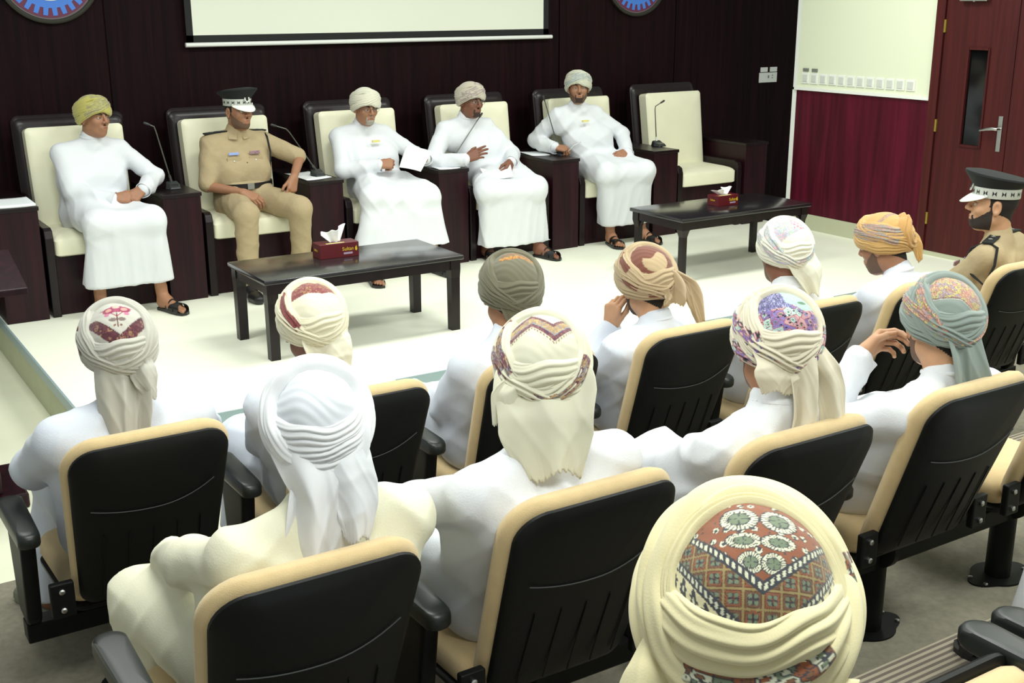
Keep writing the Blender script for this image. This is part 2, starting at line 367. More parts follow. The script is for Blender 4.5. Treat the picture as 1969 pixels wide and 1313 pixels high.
def armchair(n):
    lab = ['behind the man in the yellow-green turban, leftmost', 'behind the uniformed officer, second from the left', 'behind the man reading a paper',
           'behind the man in glasses raising a hand', 'behind the man writing, fifth from the left', 'empty, at the right end of the row'][n]
    t = empty('armchair', (1.352+1.008*n, 1.045, 0), 'cream leather armchair with dark wood frame, '+lab, 'armchair')
    lean = math.atan2(0.14, 0.95); Rl = Matrix.Rotation(-lean, 4, 'X')
    Mb = Matrix.Translation((0, 0.60, 0.22)) @ Rl
    xform(panel(outline(0.716, 0.70, 0.975, 0.05, 0.02), 0.10, edge=0.02), Mb).build('back_frame', M_FURN, t, smooth=True)
    xform(panel(outline(0.70, 0.68, 0.955, 0.05, 0.02), 0.13, edge=0.02), Mb).build('frame_moulding', M_FURN, t, smooth=True)
    Mc = Matrix.Translation((0, 0.49, 0.40)) @ Rl
    xform(panel(outline(0.615, 0.60, 0.725, 0.03, 0.03), 0.115, puffb=0.022, edge=0.012), Mc).build('back_cushion', M_CREAM, t, smooth=True)
    Ms = Matrix.Translation((0, 0.02, 0.45)) @ Matrix.Rotation(PI/2, 4, 'X') @ Matrix.Rotation(0, 4, 'Z')
    s = panel(outline(0.60, 0.60, 0.56, 0.03, 0.03), 0.115, puff=0.018, puffb=0.0, edge=0.014)
    s.v = [(x, z+0.03, 0.448+y-0.02*max(0, (0.1-z))/0.1) for x, y, z in s.v]; s.f = [f[::-1] for f in s.f]
    s.build('seat_cushion', M_CREAM, t, smooth=True)
    MB().box(-0.30, 0.30, 0.07, 0.62, 0.0, 0.385).build('base', M_BASEW, t, bevel=0.004)
    for sx in (-1, 1):
        prof = [(0.02, 0), (0.02, 0.50), (0.035, 0.545), (0.07, 0.56), (0.62, 0.56), (0.62, 0)]
        a = MB(); x0, x1 = sorted((sx*0.305, sx*0.357)); V = [(x0, y, z) for y, z in prof]+[(x1, y, z) for y, z in prof]
        k = len(prof); a.add(V, [tuple(range(k)), tuple(range(2*k-1, k-1, -1))]+[(i, k+i, k+(i+1) % k, (i+1) % k) for i in range(k)])
        a.build('arm_panel', M_FURN, t, bevel=0.005)
for n in range(6): armchair(n)
CONS = ['at the left end of the row with papers on it', 'between the man in the yellow-green turban and the officer', 'between the officer and the man reading a paper',
        'between the man reading a paper and the man in glasses', 'between the man in glasses and the man writing', 'between the man writing and the empty armchair', 'at the right end of the row, bare']
for n in range(7):
    x1 = 0.978+1.008*n; t = empty('side_console', (x1-0.131, 1.045, 0), 'tall dark wood side console '+CONS[n], 'console')
    MB().box(-0.124, 0.124, 0.006, 0.75, 0, 0.685).build('console_body', M_BASEW, t, bevel=0.003)
    MB().box(-0.131, 0.131, 0.0, 0.756, 0.682, 0.707).build('console_top', M_FURN, t, bevel=0.003)

def coffee_table(x0, y0, w, d, lab, curved):
    t = empty('coffee_table', (x0, y0, 0), lab, 'table'); h = 0.456
    MB().box(0, w, 0, d, h-0.026, h, 0.005).build('table_top', M_TABLE, t, smooth=True)
    ap = 0.085
    MB().box(0.03, w-0.03, 0.022, 0.042, h-ap, h-0.026).box(0.03, w-0.03, d-0.042, d-0.022, h-ap, h-0.026).box(0.022, 0.042, 0.03, d-0.03, h-ap, h-0.026).box(w-0.042, w-0.022, 0.03, d-0.03, h-ap, h-0.026).build('apron', M_FURN, t)
    for ix in (0, 1):
        for iy in (0, 1):
            cx = 0.048 if ix == 0 else w-0.048; cy = 0.048 if iy == 0 else d-0.048
            a = 0.032; b = 0.021 if curved else 0.027; m = MB()
            V = [(cx+sx*r, cy+sy*r, z) for r, z in ((b, 0), (b if curved else 0.029, h-ap-0.05), (a, h-ap), (a, h-0.026)) for sx, sy in ((-1, -1), (1, -1), (1, 1), (-1, 1))]
            F = [(3, 2, 1, 0), (12, 13, 14, 15)]
            for j in range(3): F += [(j*4+i, j*4+(i+1) % 4, j*4+4+(i+1) % 4, j*4+4+i) for i in range(4)]
            m.add(V, F)
            if curved:                                          # shoulder bracket under the apron
                dx = 1 if ix == 0 else -1; dy = 1 if iy == 0 else -1
                for (ux, uy) in ((dx, 0), (0, dy)):
                    pr_ = [(0.0, 0.0), (0.055, 0.0), (0.03, -0.012), (0.01, -0.035), (0.0, -0.06)]
                    px, py = cx+ux*0.02, cy+uy*0.02; V = []
                    for s in (-0.012, 0.012):
                        for q, z in pr_: V.append((px+ux*q+(s if ux == 0 else 0), py+uy*q+(s if uy == 0 else 0), h-ap+0.005+z))
                    k = 5; m.add(V, [tuple(range(k)), tuple(range(2*k-1, k-1, -1))]+[(i, k+i, k+(i+1) % k, (i+1) % k) for i in range(k)])
            m.build('leg', M_FURN, t)
M_TABLE = wood('espresso_table_top', (24, 22, 26), (36, 33, 38), 0.24, streak=(1.2, 22, 22), coat=0.6)
coffee_table(1.778, -0.566, 1.235, 0.587, 'dark wood coffee table nearest the left of the stage, with straight square legs', False)
coffee_table(4.843, -0.389, 1.235, 0.587, 'dark wood coffee table in front of the empty armchair, with slim curved-shoulder legs', True)

def text_mesh(name, s, size, m, parent, M, ext=0.0006):
    c = bpy.data.curves.new(name, 'FONT'); c.body = s; c.size = size; c.extrude = ext; c.align_x = 'CENTER'; c.align_y = 'CENTER'
    c.materials.append(m); q = bpy.data.objects.new(name, c); COL.objects.link(q); me = bpy.data.meshes.new_from_object(q.evaluated_get(bpy.context.evaluated_depsgraph_get())); me.transform(M)
    bpy.data.objects.remove(q); o = bpy.data.objects.new(name, me); COL.objects.link(o); o.parent = parent; return o
def tissue_box(x, y, rz, lab, w=0.245, d=0.115, h=0.085, seed=1, tall=0.085, word='Sultan'):
    t = empty('tissue_box', (x, y, 0.456), lab, 'tissue box', rz=rz)
    b = MB().box(-w/2, w/2, -d/2, d/2, 0, h, 0.002); b.build('carton', M_BOX, t)
    MB().box(-0.075, 0.04, -d/2+0.012, -d/2+0.027, h, h+0.0006).build('top_print', M_GOLD, t)
    MX = Matrix.Translation((w*0.22, -d/2-0.0005, h*0.56)) @ Matrix.Rotation(PI/2, 4, 'X')
    text_mesh('brand_lettering', word, 0.030, M_YEL, t, MX)
    MB().box(w*0.22-0.028, w*0.22+0.028, -d/2-0.0008, -d/2, h*0.20, h*0.33).build('small_print', M_LILAC, t)
    fl = [(0, -0.012), (0.006, -0.006), (0.005, 0.002), (0.002, 0.008), (0.003, 0.014), (-0.003, 0.009), (-0.006, 0.001), (-0.005, -0.007)]
    MB().prism([(a*1.2, b_*1.2) for a, b_ in fl], 0, 0.0008, Matrix.Translation((w*0.43, -d/2, h*0.55)) @ Matrix.Rotation(PI/2, 4, 'X')).build('flame_mark', M_YEL, t)
    text_mesh('side_lettering', word, 0.020, M_YEL, t, Matrix.Translation((-w/2-0.0005, 0, h*0.55)) @ Matrix.Rotation(-PI/2, 4, 'Z') @ Matrix.Rotation(PI/2, 4, 'X'))
    rs = np.random.RandomState(seed); nu, nv = 36, 16; V = []; F = []
    ph = rs.rand(6)*6.28
    for j in range(nv):
        v = j/(nv-1)
        for i in range(nu):
            u = i/(nu-1)*2-1; top = tall*(0.55+0.45*(0.5+0.5*u))*(1+0.06*math.sin(u*11+ph[0]))
            xx = u*(0.030+0.050*v)-0.012*v; yy = (0.012+0.018*v)*math.sin(u*4.5+ph[1])+0.012*v*math.sin(u*9+ph[2])
            V.append((xx, yy, h-0.004+top*v))
    for j in range(nv-1):
        for i in range(nu-1): a = j*nu+i; F.append((a, a+1, a+nu+1, a+nu))
    o = MB().add(V, F).build('tissue', M_TISSUE, t, smooth=True); sm = o.modifiers.new('s', 'SOLIDIFY'); sm.thickness = 0.0015
tissue_box(2.372, -0.172, -0.03, 'maroon tissue box with yellow lettering on the left coffee table', seed=3, tall=0.10)
tissue_box(5.49, -0.075, 0.02, 'maroon tissue box with yellow lettering on the right coffee table', w=0.20, h=0.075, seed=8, tall=0.06)

def microphone(base, tip, bend, lab, rz=0.0):
    t = empty('gooseneck_microphone', base, lab, 'microphone', 'gooseneck microphones on the consoles'); del t['group']
    n = 8; b = MB()                                              # wedge shaped foot, long axis towards the sitter
    prof = [(-0.060, 0.010), (-0.045, 0.022), (0.0, 0.030), (0.03, 0.046), (0.045, 0.040), (0.055, 0.012)]
    V = []
    for y, z in prof:
        w = 0.052*(1-abs(y)*4.5)
        V += [(-w, y, 0), (-w*0.8, y, z), (w*0.8, y, z), (w, y, 0)]
    F = [(0, 1, 2, 3), (4*len(prof)-1, 4*len(prof)-2, 4*len(prof)-3, 4*len(prof)-4)]
    for i in range(len(prof)-1):
        for k in range(4): F.append((4*i+k, 4*i+4+k, 4*i+4+(k+1) % 4, 4*i+(k+1) % 4))
    c, s = math.cos(rz), math.sin(rz)
    b.v = [(x*c-y*s, x*s+y*c, z) for x, y, z in V]; b.f = F
    b.build('microphone_base', M_MIC, t, bevel=0.004)
    r0 = Vector((-0.03*s, 0.03*c, 0.04)); tp = Vector(tip)-Vector(base); bd = Vector(bend)-Vector(base)
    MB().tube([r0, r0+(bd-r0)*0.12], 0.009, 12).build('collar', M_GOOSE if 'white' not in lab else M_WHITE, t, smooth=True)
    pts = [r0, r0+(bd-r0)*0.5, r0+(bd-r0)*0.92, bd+(tp-bd)*0.10, tp]
    MB().tube(pts, [0.0048, 0.0044, 0.004, 0.004, 0.004], 8).build('gooseneck', M_GOOSE, t, smooth=True)
    d = (tp-bd).normalized(); MB().tube([tp-d*0.004, tp+d*0.010, tp+d*0.034, tp+d*0.040], [0.006, 0.008, 0.008, 0.004], 10).build('capsule_tip', M_MIC, t, smooth=True)
microphone((1.875, 1.29, 0.707), (1.758, 1.30, 1.13), (1.79, 1.30, 1.115), 'black gooseneck microphone beside the man in the yellow-green turban')
microphone((2.905, 1.29, 0.707), (2.62, 1.30, 1.072), (2.70, 1.30, 1.045), 'black gooseneck microphone bent toward the uniformed officer')
microphone((3.965, 1.22, 0.707), (4.206, 1.23, 1.053), (4.00, 1.23, 0.80), 'thin gooseneck microphone leaning in front of the man in glasses', rz=0.5)
microphone((5.0, 1.30, 0.707), (4.855, 1.32, 1.14), (4.93, 1.32, 0.93), 'thin gooseneck microphone beside the man writing')
microphone((6.02, 1.32, 0.707), (6.04, 1.33, 1.065), (5.985, 1.34, 1.035), 'gooseneck microphone with white collar before the empty armchair')

def paper(name, pts, z, lab, thick=0.0015, curl=0.004):
    """sheet with four corners (x,y) resting at z"""
    V = []; F = []; n = 9
    P = [np.array(p, float) for p in pts]
    for j in range(n):
        for i in range(n):
            u, v = i/(n-1), j/(n-1); q = (1-u)*(1-v)*P[0]+u*(1-v)*P[1]+u*v*P[2]+(1-u)*v*P[3]
            zz = q[2] if len(q) > 2 else z
            V.append((q[0], q[1], zz+curl*(abs(2*u-1)**3)*0.8+0.0008))
    for j in range(n-1):
        for i in range(n-1): a = j*n+i; F.append((a, a+1, a+n+1, a+n))
    o = MB().add(V, F).build(name, M_PAPER, None, smooth=True); s = o.modifiers.new('s', 'SOLIDIFY'); s.thickness = thick; s.offset = 1
    return tag(o, lab, 'paper')
paper('paper_stack', [(0.725, 1.055), (0.965, 1.05), (0.97, 1.36), (0.74, 1.38)], 0.708, 'stack of white papers on the leftmost console', thick=0.014)
paper('paper_sheet', [(2.745, 1.10), (2.955, 1.16), (2.93, 1.52), (2.74, 1.50)], 0.708, 'white paper on the console at the officer\'s elbow')
paper('paper_sheet', [(3.757, 1.06), (3.93, 1.05), (3.97, 1.36), (3.79, 1.40)], 0.708, 'white notes under the microphone beside the man in glasses', thick=0.006)
paper('paper_sheet', [(4.755, 1.35), (4.90, 1.30), (4.99, 1.56), (4.80, 1.62)], 0.708, 'white paper under the hand of the man writing', thick=0.003)

# lectern cut by the left frame edge
t = empty('lectern', (0.16, -1.05, F1), 'dark reddish wooden lectern cut by the left edge of the photo', 'lectern')
MB().box(-0.26, 0.22, -0.22, 0.20, 0, 0.07).build('foot', M_BASEW, t, bevel=0.01)
MB().box(-0.24, 0.12, -0.18, 0.16, 0.07, 0.95).build('column', M_BASEW, t, bevel=0.006)
MB().add([(-0.3, -0.20, 0.95), (0.32, -0.20, 0.95), (0.32, 0.18, 1.05), (-0.3, 0.18, 1.05), (-0.3, -0.20, 0.98), (0.32, -0.20, 0.98), (0.32, 0.18, 1.08), (-0.3, 0.18, 1.08)],
         [(3, 2, 1, 0), (4, 5, 6, 7), (0, 1, 5, 4), (1, 2, 6, 5), (2, 3, 7, 6), (3, 0, 4, 7)]).build('reading_board', M_BASEW, t, bevel=0.004)
MB().box(-0.27, 0.20, -0.18, 0.16, 0.90, 0.96).build('shelf', M_BASEW, t, bevel=0.004)

# ---------------------------------------------------------------- auditorium chairs
TILT = math.atan2(0.20, 0.55)
def chair_proto():
    t = empty('auditorium_chair', (0, 0, 0)); t['category'] = 'chair'
    M = Matrix.Translation((0, -0.150, 0.385)) @ Matrix.Rotation(TILT, 4, 'X')
    sh = xform(panel(outline(0.462, 0.415, 0.595, 0.085, 0.05), 0.028, puffb=0.012, bend=0.022, edge=0.010), M).build('back_shell', M_BLACK, t, smooth=True)
    g = []
    for i in range(17):
        u = i/16*2-1; x = u*0.180; g.append(M @ Vector((x, -0.0285+0.022*(x/0.22)**2, 0.37+0.055*abs(u)**2.2*(1 if u > 0 else 0.35))))
    MB().tube(g, 0.0016, 6).build('moulded_crease', M_GREYS2, sh)
    for k in range(5):
        x = (k-2)*0.072; MB().tube([M @ Vector((x, -0.0275+0.022*(x/0.22)**2, z)) for z in (0.05, 0.15, 0.29)], 0.0022, 6).build('moulded_rib', M_BLACK, sh)
    M2 = Matrix.Translation((0, -0.108, 0.380)) @ Matrix.Rotation(TILT, 4, 'X')
    xform(panel(outline(0.49, 0.44, 0.622, 0.105, 0.06), 0.055, puff=0.025, bend=0.022, edge=0.022), M2).build('back_cushion', M_BEIGE, t, smooth=True)
    for sx in (-1, 1):
        br = MB().box(min(sx*0.225, sx*0.295), max(sx*0.225, sx*0.295), -0.175, -0.15, 0.38, 0.49, 0.006).build('bracket', M_BLACK, t)
        for z in (0.405, 0.465): MB().lathe([(0.009, 0), (0.009, 0.006), (0.005, 0.009)], n=12, M=Matrix.Translation((sx*0.262, -0.175, z)) @ Matrix.Rotation(PI/2, 4, 'X')).build('bolt', M_STEEL, br)
    MB().lathe([(0.045, 0.004), (0.045, 0.36)], n=28, M=Matrix.Translation((0, 0.02, 0))).build('post', M_BLACK, t, smooth=True)
    poly = []
    for k in range(72):
        a = 2*PI*k/72; r = 0.098+0.03*max(0, math.cos(2*(a-0.0)))**2*1.5; poly.append((r*math.cos(a), 0.02+r*math.sin(a)*0.92))
    bp = MB().prism(poly, 0, 0.007).build('base_plate', M_BLACK, t)
    for a in (0.35, -0.35, PI-0.35, PI+0.35): MB().lathe([(0.008, 0.006), (0.008, 0.012), (0.004, 0.014)], (0.118*math.cos(a), 0.02+0.095*math.sin(a), 0), 12).build('bolt', M_STEEL, bp)
    return t
M_GREYS2 = mat('black_plastic_crease', (58, 62, 62), 0.5)
def seat_parts(t, folded):
    s = panel(outline(0.47, 0.45, 0.46, 0.07, 0.05), 0.075, puff=0.018, edge=0.02); u = panel(outline(0.475, 0.455, 0.465, 0.07, 0.05), 0.03, puffb=0.02, edge=0.01)
    if folded: Mx = Matrix.Translation((0, 0.11, 0.18)) @ Matrix.Rotation(PI, 4, 'Z') @ Matrix.Rotation(math.radians(-8), 4, 'X')
    else: Mx = Matrix.Translation((0, -0.12, 0.415)) @ Matrix.Rotation(math.radians(-88), 4, 'X') @ Matrix.Rotation(PI, 4, 'Z') @ Matrix.Identity(4)
    if not folded: Mx = Matrix.Translation((0, -0.09, 0.40)) @ Matrix(((1, 0, 0, 0), (0, 0, 1, 0), (0, 1, 0, 0), (0, 0, 0, 1)))
    xform(s, Mx); xform(u, Mx @ Matrix.Translation((0, -0.05, 0)))
    if not folded:
        s.f = [f[::-1] for f in s.f]; u.f = [f[::-1] for f in u.f]
    s.build('seat_cushion', M_BEIGE, t, smooth=True); u.build('seat_pan', M_BLACK, t, smooth=True)
    MB().lathe([(0.06, -0.02), (0.075, -0.012), (0.075, 0.012), (0.06, 0.02)], n=28, M=Matrix.Translation((0, 0.0, 0.315)) @ Matrix.Rotation(PI/2, 4, 'Y')).build('hinge_drum', M_BLACK, t, smooth=True)
proto = chair_proto(); seat_parts(proto, False)
protof = chair_proto(); seat_parts(protof, True)
def stand_proto():
    t = empty('armrest_stand', (0, 0, 0)); t['category'] = 'armrest'
    xform(panel([(p[0], p[1]) for p in outline(0.22, 0.15, 0.31, 0.03, 0.04)], 0.045, edge=0.008), Matrix.Translation((0, 0.03, 0.30)) @ Matrix.Rotation(PI/2, 4, 'Z')).build('upright', M_BLACK, t, smooth=True)
    a = panel(outline(0.078, 0.066, 0.36, 0.038, 0.03, 8), 0.045, puff=0.004, edge=0.012)
    a.v = [(x, z-0.16+0.02, 0.625+y-0.05*max(0, -(z-0.12))*0.6) for x, y, z in a.v]; a.f = [f[::-1] for f in a.f]
    a.build('arm_pad', M_BLACKG, t, smooth=True)
    return t
sproto = stand_proto()
CH1X = [0.43+0.685*i for i in range(7)]; CH2X = [0.43+0.695*i for i in range(5)]; CH3X = [0.50, 1.36, 2.60]
Y1, Y2, Y3 = -2.90, -4.12, -5.40
occ1 = ['grey turban', 'cream and maroon turban', 'olive turban', 'brown and tan turban', 'white pastel-patterned turban', 'orange-tan turban', 'police cap']
occ2 = ['all-white headwrap', 'cream turban with gold border', 'purple-patterned turban', 'grey-green paisley turban', None]
def place(p, x, y, z, lab, group=None):
    c = copy_tree(p); c.location = (x, y, z); c['label'] = lab
    if group: c['group'] = group
    return c
for i, x in enumerate(CH1X): place(proto, x, Y1, F1, 'beige and black auditorium chair, front row, under the man in '+occ1[i])
for i, x in enumerate(CH2X):
    place(proto, x, Y2, F2, ('beige and black auditorium chair, second row, under the man in '+occ2[i]) if occ2[i] else 'auditorium chair at the right frame edge of the second row')
place(proto, CH3X[0], Y3, F3, 'auditorium chair under the nearest man at the bottom of the photo')
place(protof, CH3X[1], Y3+0.10, F3, 'empty auditorium chair with tipped-up beige seat at the bottom right')
place(proto, CH3X[2], Y3+0.17, F3, 'auditorium chair at the bottom right corner, right of the paired armrests')
for i in range(8):
    x = 0.105+0.685*i
    w = 'left end of the front row' if i == 0 else ('right end of the front row' if i == 7 else 'between %s and %s' % (occ1[i-1], occ1[i]))
    place(sproto, x, Y1, F1, 'black armrest on a post, '+w)
for i in range(5):
    x = 0.115+0.69*i
    w = 'left end of the second row' if i == 0 else ('right of the grey-green paisley turban' if i == 4 else ('right end of the second row' if i == 5 else 'between %s and %s' % (occ2[i-1], occ2[i])))
    place(sproto, x, Y2, F2, 'black armrest on a post, '+w)
for x, w in ((0.17, 'left of the nearest man, bottom of the photo'), (0.83, 'right of the nearest man, bottom of the photo'), (1.60, 'bottom right corner, left one of the close pair'), (1.71, 'bottom right corner, right one of the close pair')):
    place(sproto, x, Y3+(0.10 if x > 1.2 else 0), F3, 'black armrest, '+w)
for (x0, x1, y, z, lab) in ((0.082, 4.98, Y1, F1, 'front'), (0.097, 3.6, Y2, F2, 'second'), (0.17, 1.53, Y3, F3, 'nearest')):
    o = MB().box(x0, x1, -0.035, 0.035, 0.235, 0.30, 0.006).build('seat_beam', M_BLACK); o.location = (0, y+0.02, z); tag(o, 'black steel beam carrying the %s row of chairs' % lab, 'beam')
def kill(t):
    for c in list(t.children): kill(c)
    bpy.data.objects.remove(t)
for p in (proto, protof, sproto): kill(p)
# ---------------------------------------------------------------- implicit surface mesher
def unit(v): v = np.asarray(v, float); return v/(np.linalg.norm(v)+1e-12)
def smin(a, b, k):
    h = np.clip(0.5+0.5*(b-a)/k, 0, 1); return b*(1-h)+a*h-k*h*(1-h)
def prim_dist(p, X, Y, Z):
    t = p[0]
    if t == 'c':                                      # round cone a,b,ra,rb
        a, b, ra, rb = p[1:5]; a = np.asarray(a); b = np.asarray(b); ab = b-a; L = ab@ab+1e-12
        h = np.clip(((X-a[0])*ab[0]+(Y-a[1])*ab[1]+(Z-a[2])*ab[2])/L, 0, 1)
        return np.sqrt((X-a[0]-h*ab[0])**2+(Y-a[1]-h*ab[1])**2+(Z-a[2]-h*ab[2])**2)-(ra+(rb-ra)*h)
    if t == 'q':                                      # slab: mid line a,b; half widths wa,wb along r; radii ra,rb
        a, b, r, wa, wb, ra, rb = p[1:8]; a = np.asarray(a); b = np.asarray(b); ab = b-a; L = ab@ab+1e-12
        h = np.clip(((X-a[0])*ab[0]+(Y-a[1])*ab[1]+(Z-a[2])*ab[2])/L, 0, 1)
        dx = X-a[0]-h*ab[0]; dy = Y-a[1]-h*ab[1]; dz = Z-a[2]-h*ab[2]; w = wa+(wb-wa)*h
        s = np.clip(dx*r[0]+dy*r[1]+dz*r[2], -w, w)
        return np.sqrt((dx-s*r[0])**2+(dy-s*r[1])**2+(dz-s*r[2])**2)-(ra+(rb-ra)*h)
    if t == 'e':                                      # ellipsoid centre, radii, optional rotation rows
        c, R_ = p[1], p[2]; dx, dy, dz = X-c[0], Y-c[1], Z-c[2]
        if len(p) > 3 and p[3] is not None:
            M = p[3]; dx, dy, dz = (M[0][0]*dx+M[0][1]*dy+M[0][2]*dz, M[1][0]*dx+M[1][1]*dy+M[1][2]*dz, M[2][0]*dx+M[2][1]*dy+M[2][2]*dz)
        k0 = np.sqrt((dx/R_[0])**2+(dy/R_[1])**2+(dz/R_[2])**2); k1 = np.sqrt((dx/R_[0]**2)**2+(dy/R_[1]**2)**2+(dz/R_[2]**2)**2)
        return k0*(k0-1)/(k1+1e-9)
def prim_box(p):
    if p[0] == 'c': P = np.array([p[1], p[2]]); r = max(p[3], p[4])
    elif p[0] == 'q': P = np.array([p[1], p[2]]); r = max(p[4]+p[6], p[5]+p[7])
    else: P = np.array([p[1]]); r = max(p[2])
    return P.min(0)-r, P.max(0)+r
def mesh_sdf(prims, h, cut=None, neg=()):
    """prims: list of (prim, k). returns V, F (quads) by surface nets"""
    bx = [prim_box(p) for p, k in prims]; lo = np.min([b[0] for b in bx], 0)-3*h; hi = np.max([b[1] for b in bx], 0)+3*h
    n = np.ceil((hi-lo)/h).astype(int)+1
    ax = [lo[i]+h*np.arange(n[i]) for i in range(3)]; F = np.full(n, 1.0, np.float32)
    def sub(p, k):
        a, b = prim_box(p); i0 = np.clip(np.floor((a-k-4*h-lo)/h).astype(int), 0, n-1); i1 = np.clip(np.ceil((b+k+4*h-lo)/h).astype(int)+1, 1, n)
        sl = tuple(slice(i0[i], i1[i]) for i in range(3))
        X, Y, Z = np.meshgrid(ax[0][sl[0]], ax[1][sl[1]], ax[2][sl[2]], indexing='ij', sparse=True); return sl, prim_dist(p, X, Y, Z)
    for p, k in prims:
        sl, d = sub(p, k); F[sl] = smin(F[sl], d, k) if k > 0 else np.minimum(F[sl], d)
    for p, k in neg:
        sl, d = sub(p, k); F[sl] = -smin(-F[sl], d, k)
    if cut is not None: F = np.maximum(F, (cut-ax[2])[None, None, :])
    S = F < 0; c = [S[a:n[0]-1+a, b:n[1]-1+b, d:n[2]-1+d] for a in (0, 1) for b in (0, 1) for d in (0, 1)]
    cnt = sum(x.astype(np.int8) for x in c); mask = (cnt > 0) & (cnt < 8); idx = np.argwhere(mask); vid = np.full(mask.shape, -1, np.int64); vid[mask] = np.arange(len(idx))
    acc = np.zeros((len(idx), 3)); num = np.zeros(len(idx)); cs = [(a, b, d) for a in (0, 1) for b in (0, 1) for d in (0, 1)]
    val = [F[idx[:, 0]+a, idx[:, 1]+b, idx[:, 2]+d] for a, b, d in cs]
    for i in range(8):
        for j in range(i+1, 8):
            if sum(abs(cs[i][q]-cs[j][q]) for q in range(3)) != 1: continue
            fa, fb = val[i], val[j]; m = (fa < 0) != (fb < 0); t = np.where(m, fa/(fa-fb+1e-20), 0)
            for q in range(3): acc[:, q] += np.where(m, cs[i][q]+(cs[j][q]-cs[i][q])*t, 0)
            num += m
    V = lo+h*(idx+acc/np.maximum(num, 1)[:, None]); Q = []
    for q in range(3):
        o1, o2 = [(1, 2), (2, 0), (0, 1)][q]
        A = S[tuple(slice(0, n[i]-1) if i == q else slice(1, n[i]-1) for i in range(3))]; B = S[tuple(slice(1, n[i]) if i == q else slice(1, n[i]-1) for i in range(3))]
        e = np.argwhere(A != B)
        if not len(e): continue
        g = e.copy(); 
        for i in range(3):
            if i != q: g[:, i] += 1
        flip = A[tuple(e.T)]
        def cell(d1, d2):
            z = g.copy(); z[:, o1] -= d1; z[:, o2] -= d2; return vid[tuple(z.T)]
        f = np.stack([cell(1, 1), cell(0, 1), cell(0, 0), cell(1, 0)], 1); f[~flip] = f[~flip][:, ::-1]; Q.append(f)
    return V, np.concatenate(Q)
def vnormals(V, F):
    a = V[F[:, 1]]-V[F[:, 0]]; b = V[F[:, 2]]-V[F[:, 0]]; N = np.cross(a, b); out = np.zeros_like(V)
    for k in range(F.shape[1]): np.add.at(out, F[:, k], N)
    return out/(np.linalg.norm(out, axis=1, keepdims=True)+1e-12)
def wn(P, f, seed, n=6):
    r = np.random.RandomState(seed); s = np.zeros(len(P)); W_ = P.copy()
    for i in range(3): d = r.randn(3); W_[:, i] = P[:, i]+0.25/f*np.sin(P@d/np.linalg.norm(d)*f*1.3+r.rand()*6)
    for i in range(n): d = r.randn(3); s += np.sin(W_@(d/np.linalg.norm(d))*f*(0.7+0.6*r.rand())+r.rand()*6.28)
    return s/n*1.6
def crease(V, F, amp, seed, f=22.0, stretch=(1, 1, 1)):
    N = vnormals(V, F); P = V*np.array(stretch); a = wn(P, f, seed); b = wn(P, f*2.1, seed+9)
    r = (1-np.abs(a))**3-0.35; V = V+N*(amp*(r+0.35*b))[:, None]; return V
def folds(V, F, amp, seed, r, f, zk):
    """cloth folds: drape lines below the knees, slanting creases above"""
    N = vnormals(V, F); x = V@r; y = V@f; z = V[:, 2]; w1 = wn(V, 7, seed+1); w2 = wn(V, 9, seed+2); lo = np.clip((zk-z)/0.12, 0, 1)
    def rd(q): return np.clip(1.008-np.sqrt(np.sin(q)**2+0.012), 0, 1)**1.8-0.26
    a = rd(x*21+1.3*w1)+0.6*rd(x*37+z*3+1.5*w2+seed); b = rd((z*0.9+x*0.7)*24+2.2*w1+seed)*np.clip(0.5+w2, 0, 1)+rd((z*0.8-x*0.8+y*0.5)*27+2.3*w2)*np.clip(0.5-w1, 0, 1)
    return V+N*(amp*(a*lo*0.9+b*(1-lo)))[:, None]
class Soup:
    def __init__(s): s.V = []; s.F = []; s.n = 0
    def add(s, V, F): s.V.append(V); s.F.append(F+s.n); s.n += len(V); return s
    def get(s): return np.concatenate(s.V), np.concatenate(s.F)
def frame(d, up):
    """3x3 with columns x,y,z where y=d, z close to up"""
    y = unit(d); x = unit(np.cross(y, up)); z = np.cross(x, y); return np.stack([x, y, z], 1)
def rotm(yaw, pitch, roll):
    """head rotation, degrees; yaw left, pitch nods down, roll tilts to the own right"""
    a, b, c = map(math.radians, (yaw, -pitch, roll))
    Rz = np.array([[math.cos(a), -math.sin(a), 0], [math.sin(a), math.cos(a), 0], [0, 0, 1]])
    Rx = np.array([[1, 0, 0], [0, math.cos(b), -math.sin(b)], [0, math.sin(b), math.cos(b)]])
    Ry = np.array([[math.cos(c), 0, math.sin(c)], [0, 1, 0], [-math.sin(c), 0, math.cos(c)]])
    return Rz @ Rx @ Ry

